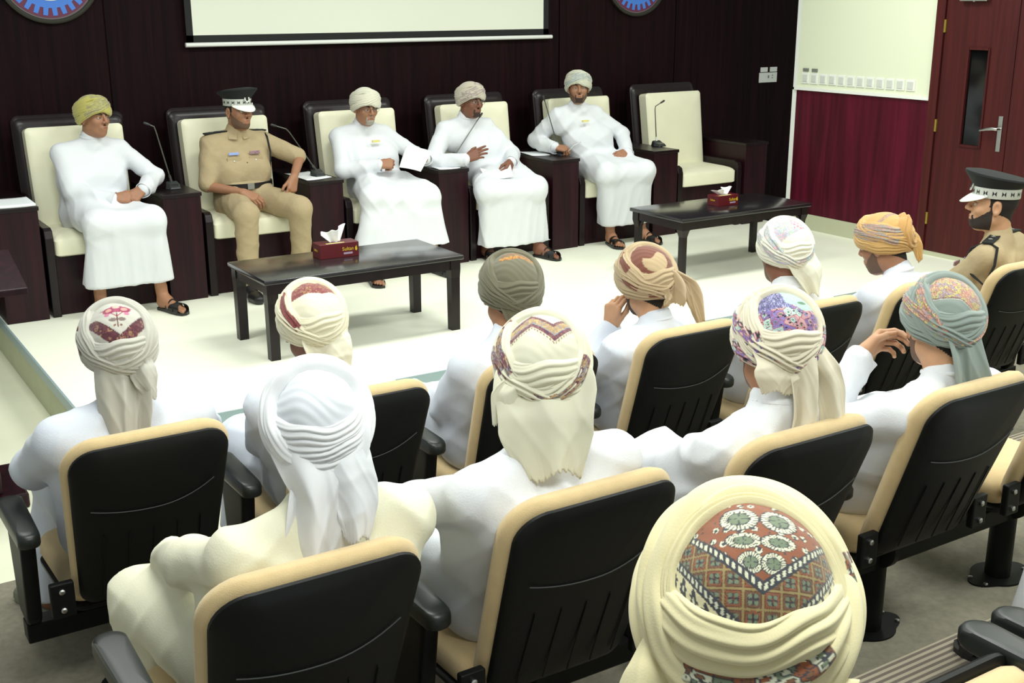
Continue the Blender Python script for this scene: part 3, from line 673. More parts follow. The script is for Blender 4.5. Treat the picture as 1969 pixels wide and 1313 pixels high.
# head, built once in its own frame: face +y, centre of the skull at the origin
def head_prims():
    P = [(('e', (0, -0.012, 0.03), (0.075, 0.094, 0.088)), 0.0), (('e', (0, 0.026, -0.03), (0.062, 0.066, 0.082)), 0.03), (('e', (0, 0.045, -0.088), (0.036, 0.038, 0.026)), 0.03),
         (('c', (-0.045, 0.0, -0.065), (0, 0.055, -0.095), 0.022, 0.018), 0.03), (('c', (0.045, 0.0, -0.065), (0, 0.055, -0.095), 0.022, 0.018), 0.03),
         (('c', (-0.034, 0.076, 0.026), (0.034, 0.076, 0.026), 0.012, 0.012), 0.016), (('e', (-0.036, 0.062, -0.024), (0.024, 0.022, 0.020)), 0.02), (('e', (0.036, 0.062, -0.024), (0.024, 0.022, 0.020)), 0.02),
         (('c', (0, 0.090, 0.020), (0, 0.112, -0.020), 0.007, 0.011), 0.010), (('e', (-0.013, 0.100, -0.026), (0.009, 0.011, 0.008)), 0.008), (('e', (0.013, 0.100, -0.026), (0.009, 0.011, 0.008)), 0.008),
         (('e', (0, 0.080, -0.062), (0.028, 0.018, 0.022)), 0.016), (('c', (-0.019, 0.089, -0.056), (0.019, 0.089, -0.056), 0.0055, 0.0055), 0.008), (('c', (-0.015, 0.088, -0.067), (0.015, 0.088, -0.067), 0.006, 0.006), 0.008),
         (('c', (0, -0.028, -0.055), (0, -0.045, -0.16), 0.054, 0.056), 0.03)]
    for s in (-1, 1):
        P += [(('e', (s*0.079, -0.008, -0.005), (0.010, 0.021, 0.032)), 0.008), (('e', (s*0.080, -0.006, -0.030), (0.009, 0.010, 0.012)), 0.008)]
    N = [(('e', (s*0.031, 0.100, 0.006), (0.017, 0.020, 0.011)), 0.012) for s in (-1, 1)]+[(('e', (s*0.088, -0.004, -0.004), (0.007, 0.012, 0.018)), 0.005) for s in (-1, 1)]
    return P, N
_hp, _hn = head_prims(); HEADV, HEADF = mesh_sdf(_hp, 0.0042, neg=_hn)
_HN = vnormals(HEADV, HEADF)
def head_shell(fn, off):
    """thin layer over the part of the head where fn(x,y,z) > 0; fades out at its border"""
    w = fn(HEADV[:, 0], HEADV[:, 1], HEADV[:, 2]); keep = (w[HEADF] > 0).all(1); F = HEADF[keep]; used = np.unique(F); mp = np.full(len(HEADV), -1); mp[used] = np.arange(len(used))
    V = HEADV[used]+_HN[used]*(-0.001+(off+0.001)*np.clip(w[used]/0.006, 0, 1))[:, None]; return V, mp[F]
def r_beard(x, y, z):
    top = -0.012-(y-0.015)*0.80; m = np.minimum(np.minimum(top-z, y-0.002), z+0.118); m = np.maximum(m, np.minimum(np.minimum(0.025-z, z+0.02), np.minimum(0.022-y, y-0.004)))
    mouth = np.maximum(np.abs(x)/0.026, np.abs(z+0.061)/0.014)-1; m = np.where(y > 0.06, np.minimum(m, mouth*0.02), m); return np.where(np.abs(x) > 0.078, -1, m)
def r_goat(x, y, z):
    m = np.minimum(np.minimum(-0.070-z, 0.030-np.abs(x)), np.minimum(z+0.112, y-0.035)); s = np.minimum(np.minimum(-0.048-z, z+0.085), np.minimum(np.abs(x)-0.024, 0.034-np.abs(x))); return np.maximum(m, np.where(y > 0.05, s, -1))
def r_hair(x, y, z):
    m = np.minimum(-0.004-y+np.clip(z-0.02, 0, 0.1)*0.5, z+0.088-0.75*np.abs(x)); s = np.minimum(np.minimum(0.026-y, z+0.006), np.abs(x)-0.045); return np.where(np.abs(x) > 0.0790, -1, np.maximum(m, s))
BEARD = head_shell(r_beard, 0.0045); STUBBLE = head_shell(r_beard, 0.0012); GOATEE = head_shell(r_goat, 0.0040); NAPE = head_shell(r_hair, 0.0030)
MOUST = mesh_sdf([(('c', (-0.028, 0.0825, -0.0515), (0, 0.0975, -0.0430), 0.0030, 0.0042), 0.0), (('c', (0.028, 0.0825, -0.0515), (0, 0.0975, -0.0430), 0.0030, 0.0042), 0.004)], 0.0026)

# hands
def hand_mesh(pose):
    curls = {'relaxed': [(0.35, 0.55, 0.3), (0.42, 0.6, 0.35), (0.5, 0.65, 0.35), (0.55, 0.65, 0.4)], 'fist': [(1.1, 1.5, 0.8)]*2+[(1.2, 1.5, 0.9)]*2,
             'grip': [(0.75, 0.7, 0.4), (0.85, 0.8, 0.4), (0.95, 0.85, 0.4), (1.0, 0.9, 0.5)], 'open': [(0.1, 0.25, 0.1), (0.2, 0.3, 0.15), (0.3, 0.35, 0.2), (0.42, 0.4, 0.25)],
             'pinch': [(0.7, 0.75, 0.35), (1.0, 1.0, 0.5), (1.2, 1.2, 0.6), (1.3, 1.25, 0.7)]}[pose]
    P = [(('c', (0, -0.012, 0), (0, 0.012, 0), 0.022, 0.023), 0.0)]; kx = [-0.029, -0.010, 0.010, 0.028]; ky = [0.088, 0.094, 0.090, 0.080]; ln = [(0.042, 0.026, 0.020), (0.047, 0.030, 0.021), (0.044, 0.028, 0.021), (0.034, 0.021, 0.018)]
    for i in range(4): P.append((('c', (kx[i]*0.55, 0.005, 0), (kx[i], ky[i], 0.002), 0.017, 0.0125), 0.014))
    P.append((('c', (-0.016, 0.018, -0.006), (-0.034, 0.050, -0.012), 0.016, 0.013), 0.012))
    for i in range(4):
        p = np.array([kx[i], ky[i], 0.002]); a = 0; spread = (i-1.5)*0.05; r = [0.0098, 0.010, 0.0095, 0.0082][i]
        for j in range(3):
            a += curls[i][j]; d = np.array([math.sin(spread)*math.cos(a), math.cos(a), -math.sin(a)]); q = p+d*ln[i][j]
            P.append((('c', p, q, r*(1-0.07*j), r*(0.93-0.08*j)), 0.0022 if j else 0.004)); p = q
    tp = np.array([-0.034, 0.050, -0.012]); dirs = {'fist': [(0.1, 0.75, -0.6), (0.75, 0.5, -0.4)], 'pinch': [(-0.1, 0.85, -0.5), (0.25, 0.85, -0.45)], 'grip': [(-0.25, 0.8, -0.55), (0.15, 0.9, -0.4)]}.get(pose, [(-0.45, 0.85, -0.25), (-0.15, 0.95, -0.25)])
    for j, (d, L) in enumerate(zip(dirs, (0.034, 0.027))): q = tp+unit(d)*L; P.append((('c', tp, q, 0.0118-0.0012*j, 0.0105-0.0018*j), 0.004)); tp = q
    return mesh_sdf(P, 0.0034)
HANDS = {}
def hand(pose, wrist, d, back, left):
    """world vertices of a hand; back = direction of the back of the hand"""
    if pose not in HANDS: HANDS[pose] = hand_mesh(pose)
    V, F = HANDS[pose]; V = V*1.03
    if left: V = V*np.array([-1, 1, 1]); F = F[:, ::-1]
    return V @ frame(d, back).T+np.asarray(wrist), F
def foot_mesh(shod):
    P = [(('c', (0, 0.005, 0.035), (0, 0.05, 0.045), 0.031, 0.034), 0.0), (('c', (0, 0.05, 0.045), (-0.008, 0.165, 0.022), 0.036, 0.021), 0.03), (('c', (0, 0.01, 0.02), (0.012, 0.15, 0.018), 0.024, 0.020), 0.02), (('c', (0, 0.012, 0.05), (0, 0.0, 0.14), 0.036, 0.038), 0.03),
         (('c', (-0.020, 0.10, 0.02), (0.030, 0.14, 0.017), 0.020, 0.016), 0.02)]
    if shod: P += [(('c', (-0.012, 0.15, 0.026), (-0.010, 0.235, 0.024), 0.036, 0.026), 0.03), (('c', (0.02, 0.15, 0.024), (0.012, 0.22, 0.022), 0.028, 0.024), 0.03)]
    else:
        for i, (x, L, r) in enumerate(((-0.026, 0.062, 0.0135), (-0.006, 0.060, 0.0095), (0.010, 0.052, 0.009), (0.024, 0.043, 0.0085), (0.037, 0.032, 0.008))):
            y = 0.168-i*0.007; P += [(('c', (x*0.9, y, 0.018), (x, y+L*0.6, 0.016), r, r*0.95), 0.007), (('c', (x, y+L*0.6, 0.016), (x, y+L, 0.011), r*0.95, r*0.9), 0.003)]
    return mesh_sdf(P, 0.0045 if not shod else 0.006)
FOOT = foot_mesh(False); SHOE = foot_mesh(True)
def sandal(soup_mat, parent, heel, R3, left, m, kind=0):
    sgn = -1 if left else 1; mb = MB(); M4 = Matrix(((R3[0][0]*sgn, R3[0][1], R3[0][2], heel[0]), (R3[1][0]*sgn, R3[1][1], R3[1][2], heel[1]), (R3[2][0]*sgn, R3[2][1], R3[2][2], heel[2]), (0, 0, 0, 1)))
    so = [(-0.030, -0.020), (0.0, -0.032), (0.030, -0.020), (0.036, 0.05), (0.046, 0.13), (0.048, 0.19), (0.030, 0.225), (-0.005, 0.243), (-0.036, 0.235), (-0.046, 0.19), (-0.042, 0.12), (-0.032, 0.05)]
    mb.prism(so, -0.014, 0.003, M4)
    def strap(p0, p1, w, hh, skew=0.0):
        V = []; F = []; n = 12
        for i in range(n+1):
            a = PI*i/n; x = p0[0]+(p1[0]-p0[0])*(0.5-0.5*math.cos(a)); y = p0[1]+(p1[1]-p0[1])*(0.5-0.5*math.cos(a)); z = 0.0+hh*math.sin(a)**0.75
            for s in (-1, 1): V.append(M4 @ Vector((x+skew*s*w*0.5, y+s*w/2, z+(0.004 if s < 0 else 0)))); V.append(M4 @ Vector((x+skew*s*w*0.5, y+s*w/2, z+0.004)))
        for i in range(n): a = 4*i; F += [(a, a+4, a+5, a+1), (a+1, a+5, a+7, a+3), (a+3, a+7, a+6, a+2), (a+2, a+6, a+4, a)]
        mb.add(V, F)
    if kind == 0: strap((-0.045, 0.13), (0.047, 0.18), 0.045, 0.050); strap((-0.046, 0.185), (0.045, 0.125), 0.045, 0.050); strap((-0.040, 0.09), (0.042, 0.10), 0.03, 0.066)
    else: strap((-0.045, 0.16), (0.047, 0.165), 0.05, 0.046); strap((-0.040, 0.085), (0.040, 0.09), 0.028, 0.070)
    return mb.build('sandal', m, parent, world=True)

# ---------------------------------------------------------------- turbans
def cells(u, v, s, seed=0):
    """jittered cell pattern: distance to nearest point, edge distance, random id"""
    x = u*s; y = v*s; ix = np.floor(x).astype(int); iy = np.floor(y).astype(int); d1 = np.full(x.shape, 9.0); d2 = np.full(x.shape, 9.0); idn = np.zeros(x.shape)
    for a in (-1, 0, 1):
        for b in (-1, 0, 1):
            cx = ix+a; cy = iy+b; h = (np.sin(cx*127.1+cy*311.7+seed*17.3)*43758.5453) % 1; g = (np.sin(cx*269.5+cy*183.3+seed*7.7)*24634.6345) % 1
            d = np.hypot(x-(cx+0.2+0.6*h), y-(cy+0.2+0.6*g)); nw = d < d1; d2 = np.where(nw, d1, np.minimum(d2, d)); idn = np.where(nw, (h*7.31+g*3.17) % 1, idn); d1 = np.where(nw, d, d1)
    return d1, d2-d1, idn
def ornate(u, v, s, pal, line, seed=0, lw=0.10):
    d, e, i = cells(u, v, s, seed); pal = np.array(pal, float); c = pal[(i*len(pal)).astype(int) % len(pal)]
    c2 = pal[((i*7.7+0.4)*len(pal)).astype(int) % len(pal)]; c = np.where((d < 0.24)[..., None], c2, c); c = np.where(((d > 0.24) & (d < 0.24+lw*0.8))[..., None], line, c)
    return np.where((e < lw)[..., None], line, c)
def mix(c, mask, d): return np.where(mask[..., None], np.asarray(d, float), c)
def flat(c): return lambda u, v: np.zeros(u.shape+(3,))+np.array(c, float)
def dirs_frame(tilt, roll=0.0, yaw=0.0):
    """axis tilted back by tilt degrees, with sideways roll. columns e1(right), e2(front-up), a(axis)"""
    t = math.radians(tilt); r = math.radians(roll); a = np.array([0, -math.sin(t), math.cos(t)]); e1 = np.array([1.0, 0, 0]); e2 = np.array([0, math.cos(t), math.sin(t)])
    a, e1 = a*math.cos(r)+e1*math.sin(r), e1*math.cos(r)-a*math.sin(r)
    if yaw:
        y = math.radians(yaw); Z = np.array([[math.cos(y), -math.sin(y), 0], [math.sin(y), math.cos(y), 0], [0, 0, 1]]); a, e1, e2 = Z@a, Z@e1, Z@e2
    return e1, e2, a
TC = np.array([0, -0.010, 0.030])
def ell(D, R_): return 1/np.sqrt((D[..., 0]/R_[0])**2+(D[..., 1]/R_[1])**2+(D[..., 2]/R_[2])**2)
def grid_faces(nr, nc, wrap):
    i, j = np.meshgrid(np.arange(nr-1), np.arange(nc if wrap else nc-1), indexing='ij'); j2 = (j+1) % nc
    return np.stack([i*nc+j, i*nc+j2, (i+1)*nc+j2, (i+1)*nc+j], -1).reshape(-1, 4)
def turban_mesh(spec, q=1.0):
    """crown dome and wrapped bands on a head ellipsoid. returns V,F,C in head space"""
    R_ = np.array(spec.get('R', (0.094, 0.112, 0.106))); VV = []; FF = []; CC = []; n0 = 0
    tl = spec.get('tilt', 36); e1, e2, a = dirs_frame(tl, spec.get('croll', 0), spec.get('cyaw', 0)); nr, nc = int(46*q), int(90*q); phm = math.radians(spec.get('cover', 92))
    ph, ps = np.meshgrid(np.linspace(0.001, phm, nr), np.linspace(0, 2*PI, nc, endpoint=False), indexing='ij')
    D = np.cos(ph)[..., None]*a+np.sin(ph)[..., None]*(np.cos(ps)[..., None]*e1+np.sin(ps)[..., None]*e2); u = ph/math.radians(60)*np.cos(ps); v = ph/math.radians(60)*np.sin(ps)
    rad = ell(D, R_*1.03)+0.0030*wn(D.reshape(-1, 3), 6, spec.get('seed', 1)).reshape(ph.shape)+0.0006*np.sin((u*0.6+v)*26+3*np.sin(u*5))*spec.get('cw', 1.0)
    P = TC+D*rad[..., None]; VV.append(P.reshape(-1, 3)); FF.append(grid_faces(nr, nc, True)[:, ::-1]); CC.append(spec['crown'](u, v).reshape(-1, 3)); n0 = len(VV[0])
    for b in spec['bands']:
        tilt, roll, beta, w, off, th, pl, drift = b[:8]; cf = b[8]; yaw = b[9] if len(b) > 9 else 0; bulge = b[10] if len(b) > 10 else 0.0
        e1, e2, a = dirs_frame(tilt, roll, yaw); nt, ns = int(120*q), int(22*q)+4
        s, th_ = np.meshgrid(np.linspace(-1, 1, ns), np.linspace(0, 2*PI, nt, endpoint=False), indexing='ij')
        wob = 0.12*np.sin(2*th_+roll)+0.07*np.sin(5*th_+tilt)+0.04*np.sin(9*th_+beta); bt = math.radians(beta)+math.radians(w)*(s*(1+0.10*np.sin(3*th_+beta))+wob)
        D = np.cos(bt)[..., None]*a+np.sin(bt)[..., None]*(np.cos(th_)[..., None]*e1+np.sin(th_)[..., None]*e2)
        prof = np.sqrt(np.clip(1-s**2, 0, 1))**0.8; ph_ = PI*pl*(s*0.5+0.5)+drift*np.sin(th_*1.0+0.5)*2+0.8*np.sin(3*th_+tilt)
        ridg = 1-np.abs(np.sin(ph_)); fold = (0.80-0.34*ridg**2+0.10*np.sin(ph_*2.3+th_*2))
        back = 0.5-0.5*np.sin(th_); rad = ell(D, R_)+0.001+prof*(off+th*fold*(1+bulge*back))
        P = TC+D*rad[..., None]; VV.append(P.reshape(-1, 3)); FF.append(grid_faces(ns, nt, True)+n0); CC.append(cf(th_/PI, s).reshape(-1, 3)); n0 += P.shape[0]*P.shape[1]
    return np.concatenate(VV), np.concatenate(FF), np.concatenate(CC)
def tail_mesh(path, widths, right, folds, amp, seed, cf, ragged=0.006, nu=90, nv=44, skew=0.0):
    """hanging cloth: path = list of centre points; returns V,F,C"""
    P = np.array(path, float); t = np.linspace(0, 1, len(P)); vv = np.linspace(0, 1, nv); C_ = np.stack([np.interp(vv, t, P[:, i]) for i in range(3)], 1)
    for _ in range(6): C_[1:-1] = (C_[:-2]+C_[1:-1]*2+C_[2:])/4
    wd = np.interp(vv, np.linspace(0, 1, len(widths)), widths); right = unit(right); r = np.random.RandomState(seed); ph = r.rand(6)*6.28; V = []; 
    T = np.gradient(C_, axis=0); T /= np.linalg.norm(T, axis=1, keepdims=True)
    u = np.linspace(-1, 1, nu); V = np.zeros((nv, nu, 3)); U = np.zeros((nv, nu)); 
    for j in range(nv):
        nrm = unit(np.cross(T[j], right)); v = vv[j]; g = 0.25+0.75*min(1, v*2.2)
        f = amp*g*(np.sin(u*folds*1.6+ph[0]+0.9*v*math.sin(ph[1]))+0.5*np.sin(u*folds*2.9+ph[2]-1.5*v)+0.35*np.sin(u*folds*0.7+ph[3]+3*v))
        qd = u*1.7+v*4.2*math.cos(ph[2])+1.2*np.sin(u*2.1+v*3+ph[0]); f = f+amp*0.55*g*((1-np.sqrt(np.sin(qd*1.5+ph[4])**2+0.02))**2-0.2)+amp*0.30*g*((1-np.sqrt(np.sin(u*4.5-v*3.5+ph[5]+np.sin(v*5))**2+0.02))**2-0.2)
        rag = ragged*(v**5)*(0.35*np.sin(u*31+ph[4])+0.25*np.sin(u*57+ph[5])+1.3*np.sin(u*4+ph[1])); wv = wd[j]*(1+0.04*math.sin(9*v+ph[3]))
        V[j] = C_[j]+np.outer(u*wv*0.5, right)+np.outer(f-amp*0.3*u*u*2, nrm)+np.outer(rag+skew*v*v*u*wd[j], T[j]); U[j] = u
    return V.reshape(-1, 3), grid_faces(nv, nu, False), cf(U, np.repeat(vv[:, None], nu, 1)).reshape(-1, 3)

# ---------------------------------------------------------------- people
def ik(s, w, l1, l2, hint):
    s = np.asarray(s, float); w = np.asarray(w, float); d = w-s; L = min(np.linalg.norm(d), (l1+l2)*0.995); u = unit(d); x = (l1*l1-l2*l2+L*L)/(2*L); h = math.sqrt(max(l1*l1-x*x, 0))
    p = np.asarray(hint, float); p = unit(p-u*(p@u)); return s+u*x+p*h
def person(S):
    fl, (px, py), a = S['floor'], S['pel'], math.radians(S.get('face', 0)); zs = fl+S.get('seat', 0.46); up = np.array([0, 0, 1.0]); r = np.array([math.cos(a), math.sin(a), 0]); f = np.array([-math.sin(a), math.cos(a), 0])
    H = np.array(S['head'], float); HR = rotm(*S.get('hrot', (math.degrees(a), 0, 0))); hs = S.get('hs', 1.0)
    pel = np.array([px, py, zs+0.10]); nb = H+HR@np.array([0, -0.050, -0.155])*hs
    tw = math.radians(S.get('twist', 0)); r2 = r*math.cos(tw)+f*math.sin(tw); f2 = f*math.cos(tw)-r*math.sin(tw); sw = S.get('sw', 0.180)
    t = empty('person', (px, py, fl), S['label'], 'person'); g = S.get('girth', 1.0)
    sh = {-1: nb-r2*sw-up*0.060-f2*0.01, 1: nb+r2*sw-up*0.060-f2*0.01}
    hip = {s: pel+r*s*0.09 for s in (-1, 1)}; knee = {}; ank = {}
    for s, kk, ak in ((-1, 'kneeL', 'ankL'), (1, 'kneeR', 'ankR')):
        knee[s] = np.array(S[kk]) if kk in S else pel+f*0.42+r*s*S.get('kw', 0.14)+up*(0.0)
        ank[s] = np.array(S[ak]) if ak in S else np.array([*(knee[s]+f*0.05)[:2], fl+0.09])
    arm = {}
    for s, nm in ((-1, 'L'), (1, 'R')):
        hd = S.get(nm); 
        if hd is None: hd = dict(w=knee[s]*0.62+pel*0.38+up*0.10-r*s*0.02, d=f-r*s*0.35-up*0.25, b=up, pose='relaxed')
        w = np.array(hd['w'], float); hint = hd.get('hint', r*s*0.6-up*0.8-f*0.4); el = ik(sh[s], w, 0.29, 0.255, hint); arm[s] = (el, w, hd)
    # ---- body: trunk and limbs, head, hands and feet in one mesh
    P = [(('q', pel, nb-up*0.16, r2, 0.07, 0.08, 0.07, 0.060), 0.0), (('c', nb-up*0.14, nb-up*0.05, 0.04, 0.045), 0.02), (('c', nb-up*0.05, H+HR@np.array([0, -0.03, -0.06])*hs, 0.055, 0.048), 0.04)]
    for s in (-1, 1):
        el, w, hd = arm[s]; P += [(('c', nb-up*0.085, sh[s]-up*0.015, 0.03, 0.035), 0.015), (('c', sh[s]-up*0.015, el, 0.036, 0.036), 0.02), (('c', el, w, 0.037, 0.026), 0.02), (('c', hip[s], knee[s], 0.075, 0.052), 0.03), (('c', knee[s], ank[s]+up*0.02, 0.050, 0.036), 0.02)]
    so = Soup(); V, F = mesh_sdf(P, 0.013); so.add(V, F); so.add((HEADV*hs) @ HR.T+H, HEADF)
    for s in (-1, 1):
        el, w, hd = arm[s]; d = hd['d']; V, F = hand(hd.get('pose', 'relaxed'), w+unit(d)*0.005, d, hd['b'], s < 0); so.add(V, F)
    shod = S.get('shoes'); feet = {}
    for s, nm in ((-1, 'footL'), (1, 'footR')):
        fd = unit(np.array(S.get(nm, f+r*s*0.18))*np.array([1, 1, 0])); R3 = frame(fd, up); heel = np.array([ank[s][0], ank[s][1], fl+0.016])-fd*0.0; feet[s] = (heel, R3)
        if not shod:
            V, F = FOOT; V = V.copy()
            if s < 0: V = V*np.array([-1, 1, 1]); F = F[:, ::-1]
            so.add(V @ R3.T+heel, F)
    V, F = so.get(); link('body', npmesh('body', V, F), S.get('skin', M_SKIN), t, True, True)
    for s in (-1, 1):
        heel, R3 = feet[s]
        if shod:
            V, F = SHOE; V = V.copy()
            if s < 0: V = V*np.array([-1, 1, 1]); F = F[:, ::-1]
            link('shoe', npmesh('shoe', V @ R3.T+heel-up*0.012, F), M_LEATH, t, True, True)
        else: sandal(None, t, heel, R3, s < 0, S.get('sandal', M_LEATH), S.get('sk', 0))
    # ---- clothing
    k = 0.05; seed = S.get('seed', 1); RM = S.get('robe', M_ROBE); hem = fl+S.get('hem', 0.2)
    Tq = [(('q', pel-up*0.02-f*0.01, nb*0.45+pel*0.55, r, 0.07*g, 0.09*g, 0.125*g, 0.120*g), 0.0), (('q', nb*0.45+pel*0.55, nb-up*0.13-f2*0.012, r2, 0.09*g, 0.115, 0.120*g, 0.100), k)]
    ch = [(('c', nb-up*0.015-r2*0.02, sh[s], 0.056, 0.062), 0.04) for s in (-1, 1)]+[(('c', nb-up*0.04, nb+HR@np.array([0, 0.008, 0.035]), 0.064, 0.060), 0.02)]
    slv = S.get('sleeve', 0.060)
    if not S.get('uniform'):
        Pm = Tq+ch
        for s in (-1, 1):
            el, w, hd = arm[s]; wd = unit(w-el); cl = hd.get('cuff', 0.0)
            Pm += [(('c', sh[s]-up*0.01, el, 0.064, slv), 0.030), (('c', el, w-wd*(0.005+cl), slv, slv*0.74), 0.022), (('c', el+(w-el)*0.35-up*0.018, w-wd*(0.02+cl)-up*0.012, slv*0.8, slv*0.68), 0.02)]
            Pm += [(('c', hip[s]+up*0.005, knee[s]+up*0.018, 0.115*g, 0.088), 0.05)]
        kc = (knee[-1]+knee[1])/2; kw = np.linalg.norm(knee[1]-knee[-1])/2; kr = unit(knee[1]-knee[-1]); hc = (ank[-1]+ank[1])/2; hw = max(np.linalg.norm((ank[1]-ank[-1])[:2])/2, kw*0.9)+S.get('hemw', 0.03)
        hb = np.array([hc[0], hc[1], hem-0.05])+f*S.get('hemf', 0.02); sh_d = unit(f*0.6)
        Pm += [(('q', pel+f*0.10+up*0.02, kc+up*0.01, kr, 0.08, kw*0.95, 0.10, 0.072), 0.05), (('q', kc-up*0.01, hb, kr, kw*0.98, hw, 0.078, 0.066), 0.04), (('q', kc-f*0.05-up*0.05, hb-f*0.10, kr, kw*0.9, hw*0.95, 0.06, 0.075), 0.05)]
        V, F = mesh_sdf(Pm, S.get('res', 0.011), cut=hem); V = crease(V, F, 0.010, seed, 14, (1, 1, 0.5)); V = folds(V, F, 0.0065, seed, r, f, knee[1][2]-0.06); V[:, 2] = np.maximum(V[:, 2], hem-0.002)
        link('robe', npmesh('robe', V, F), RM, t, True, True)
        # collar and cuffs
        cb = MB(); ax = unit(HR@np.array([0, 0.1, 1])); c0 = nb+HR@np.array([0, 0.006, 0.028]); e1 = unit(np.cross(ax, f2)); e2 = np.cross(ax, e1)
        pts = [c0+(e1*math.cos(q)+e2*math.sin(q))*0.063 for q in np.linspace(0, 2*PI, 25)]; cb.tube(pts, 0.0075, 8); cb.build('collar', RM, t, smooth=True, world=True)
        for s in (-1, 1):
            el, w, hd = arm[s]; wd = unit(w-el); c = w-wd*(0.0+hd.get('cuff', 0.0)); e1 = unit(np.cross(wd, up+0.01*r)); e2 = np.cross(wd, e1); V = []; F = []; n = 22
            for rr, z in ((slv*0.70, -0.06), (slv*0.79, 0.0), (slv*0.83, 0.016), (slv*0.77, 0.016), (slv*0.66, -0.03)):
                for i in range(n): q = 2*PI*i/n; V.append(c+wd*z+(e1*math.cos(q)+e2*math.sin(q))*rr*(1+0.07*math.sin(3*q+s))-up*0.008)
            for j in range(4):
                for i in range(n): F.append((j*n+i, j*n+(i+1) % n, (j+1)*n+(i+1) % n, (j+1)*n+i))
            MB().add(V, F).build('cuff', RM, t, smooth=True, world=True)
    else:
        Pm = [((p[0],)+tuple(p[1:]), kk) for p, kk in Tq]+ch
        for s in (-1, 1):
            el, w, hd = arm[s]; Pm += [(('c', sh[s], sh[s]+(el-sh[s])*0.93, 0.070, 0.060), 0.035)]
        V, F = mesh_sdf(Pm, 0.010); V = crease(V, F, 0.006, seed, 19); V = folds(V, F, 0.007, seed+2, r, f, -9); shirt = link('shirt', npmesh('shirt', V, F), M_KHAKI, t, True, True)
        Pt = [(('q', pel-up*0.03, pel+up*0.055, r, 0.075, 0.07, 0.130, 0.128), 0.0)]
        for s in (-1, 1): Pt += [(('c', hip[s], knee[s], 0.105, 0.082), 0.04), (('c', knee[s], ank[s]+up*0.01, 0.080, 0.062), 0.025)]
        V, F = mesh_sdf(Pt, 0.011, cut=fl+0.07); V = crease(V, F, 0.006, seed+3, 18); V = folds(V, F, 0.006, seed+3, r, f, -9); link('trousers', npmesh('trousers', V, F), M_KHAKI, t, True, True)
        bc = pel+up*0.095; n = 40; pts = []
        for i in range(n+1):
            q = 2*PI*i/n; e = r*(math.cos(q)*0.075+0.132*math.cos(q))+f*(0.136*math.sin(q)); pts.append(bc+e)
        V = []; F = []
        for p_ in pts: o_ = unit((p_-bc)*np.array([1, 1, 0])); V += [p_-up*0.018, p_+o_*0.006-up*0.018, p_+o_*0.006+up*0.018, p_+up*0.018]
        for i in range(n):
            for j in range(4): F.append((4*i+j, 4*i+4+j, 4*i+4+(j+1) % 4, 4*i+(j+1) % 4))
        bl = MB().add(V, F).build('belt', M_LEATH, t, world=True); bk = bc+f*0.146
        V = [bk+r*x+up*z+f*y for x in (-0.024, 0.024) for y in (-0.004, 0.004) for z in (-0.02, 0.02)]
        MB().add(V, [(0, 1, 3, 2), (4, 6, 7, 5), (0, 4, 5, 1), (2, 3, 7, 6), (0, 2, 6, 4), (1, 5, 7, 3)]).build('buckle', M_STEEL, t, world=True)
        def slab(nm, m, c, X, Y, Z, sx, sy, sz, par=t):
            V = [c+X*x*sx+Y*y*sy+Z*z*sz for x in (-1, 1) for y in (-1, 1) for z in (-1, 1)]
            return MB().add(V, [(0, 1, 3, 2), (4, 6, 7, 5), (0, 4, 5, 1), (2, 3, 7, 6), (0, 2, 6, 4), (1, 5, 7, 3)]).build(nm, m, par, bevel=0.002, world=True)
        for s in (-1, 1):
            A = nb+r2*s*0.075-up*0.0+f2*0.0+up*0.022; B = sh[s]+r2*s*0.028+up*0.072; X = unit(B-A); Z = unit(np.cross(X, f2)*s*-1); Z = Z if Z[2] > 0 else -Z; ep = slab('epaulette', M_CAPB, (A+B)/2, X, unit(np.cross(Z, X)), Z, np.linalg.norm(B-A)/2+0.012, 0.025, 0.005)
            st = MB(); R3 = np.stack([X, unit(np.cross(Z, X)), Z], 1)
            for q in (-0.032, 0.02):
                c = (A+B)/2+X*q+Z*0.006; M4 = Matrix([[*R3[0], c[0]], [*R3[1], c[1]], [*R3[2], c[2]], [0, 0, 0, 1]]); st.prism([(0.011*(1 if i % 2 == 0 else 0.5)*math.cos(i*PI/4), 0.011*(1 if i % 2 == 0 else 0.5)*math.sin(i*PI/4)) for i in range(8)], 0, 0.003, M4)
            st.build('rank_star', M_SILV, ep, world=True)
        for s in (-1, 1):                                   # open shirt collar leaves
            c = nb+up*0.012+f2*0.045+r2*s*0.042; V = [c+f2*0.01-r2*s*0.035+up*0.015, c+f2*0.035-r2*s*0.018-up*0.045, c+f2*0.012+r2*s*0.030-up*0.040, c-f2*0.05+r2*s*0.025+up*0.018, c-f2*0.045+r2*s*0.012+up*0.040]
            o = MB().add(V, [(0, 1, 2, 3, 4)]).build('collar_leaf', M_KHAKI, t, world=True); sm = o.modifiers.new('s', 'SOLIDIFY'); sm.thickness = 0.005
        cz = nb*0.62+pel*0.38; fw = 0.103
        cn = cz+f2*fw+up*0.045
        slab('name_bar', M_NAMEB, cn+r2*0.075+f2*0.006, r2, f2, up, 0.036, 0.004, 0.009); slab('medal_ribbons', M_RIB, cn-r2*0.075+f2*0.006, r2, f2, up, 0.036, 0.004, 0.011)
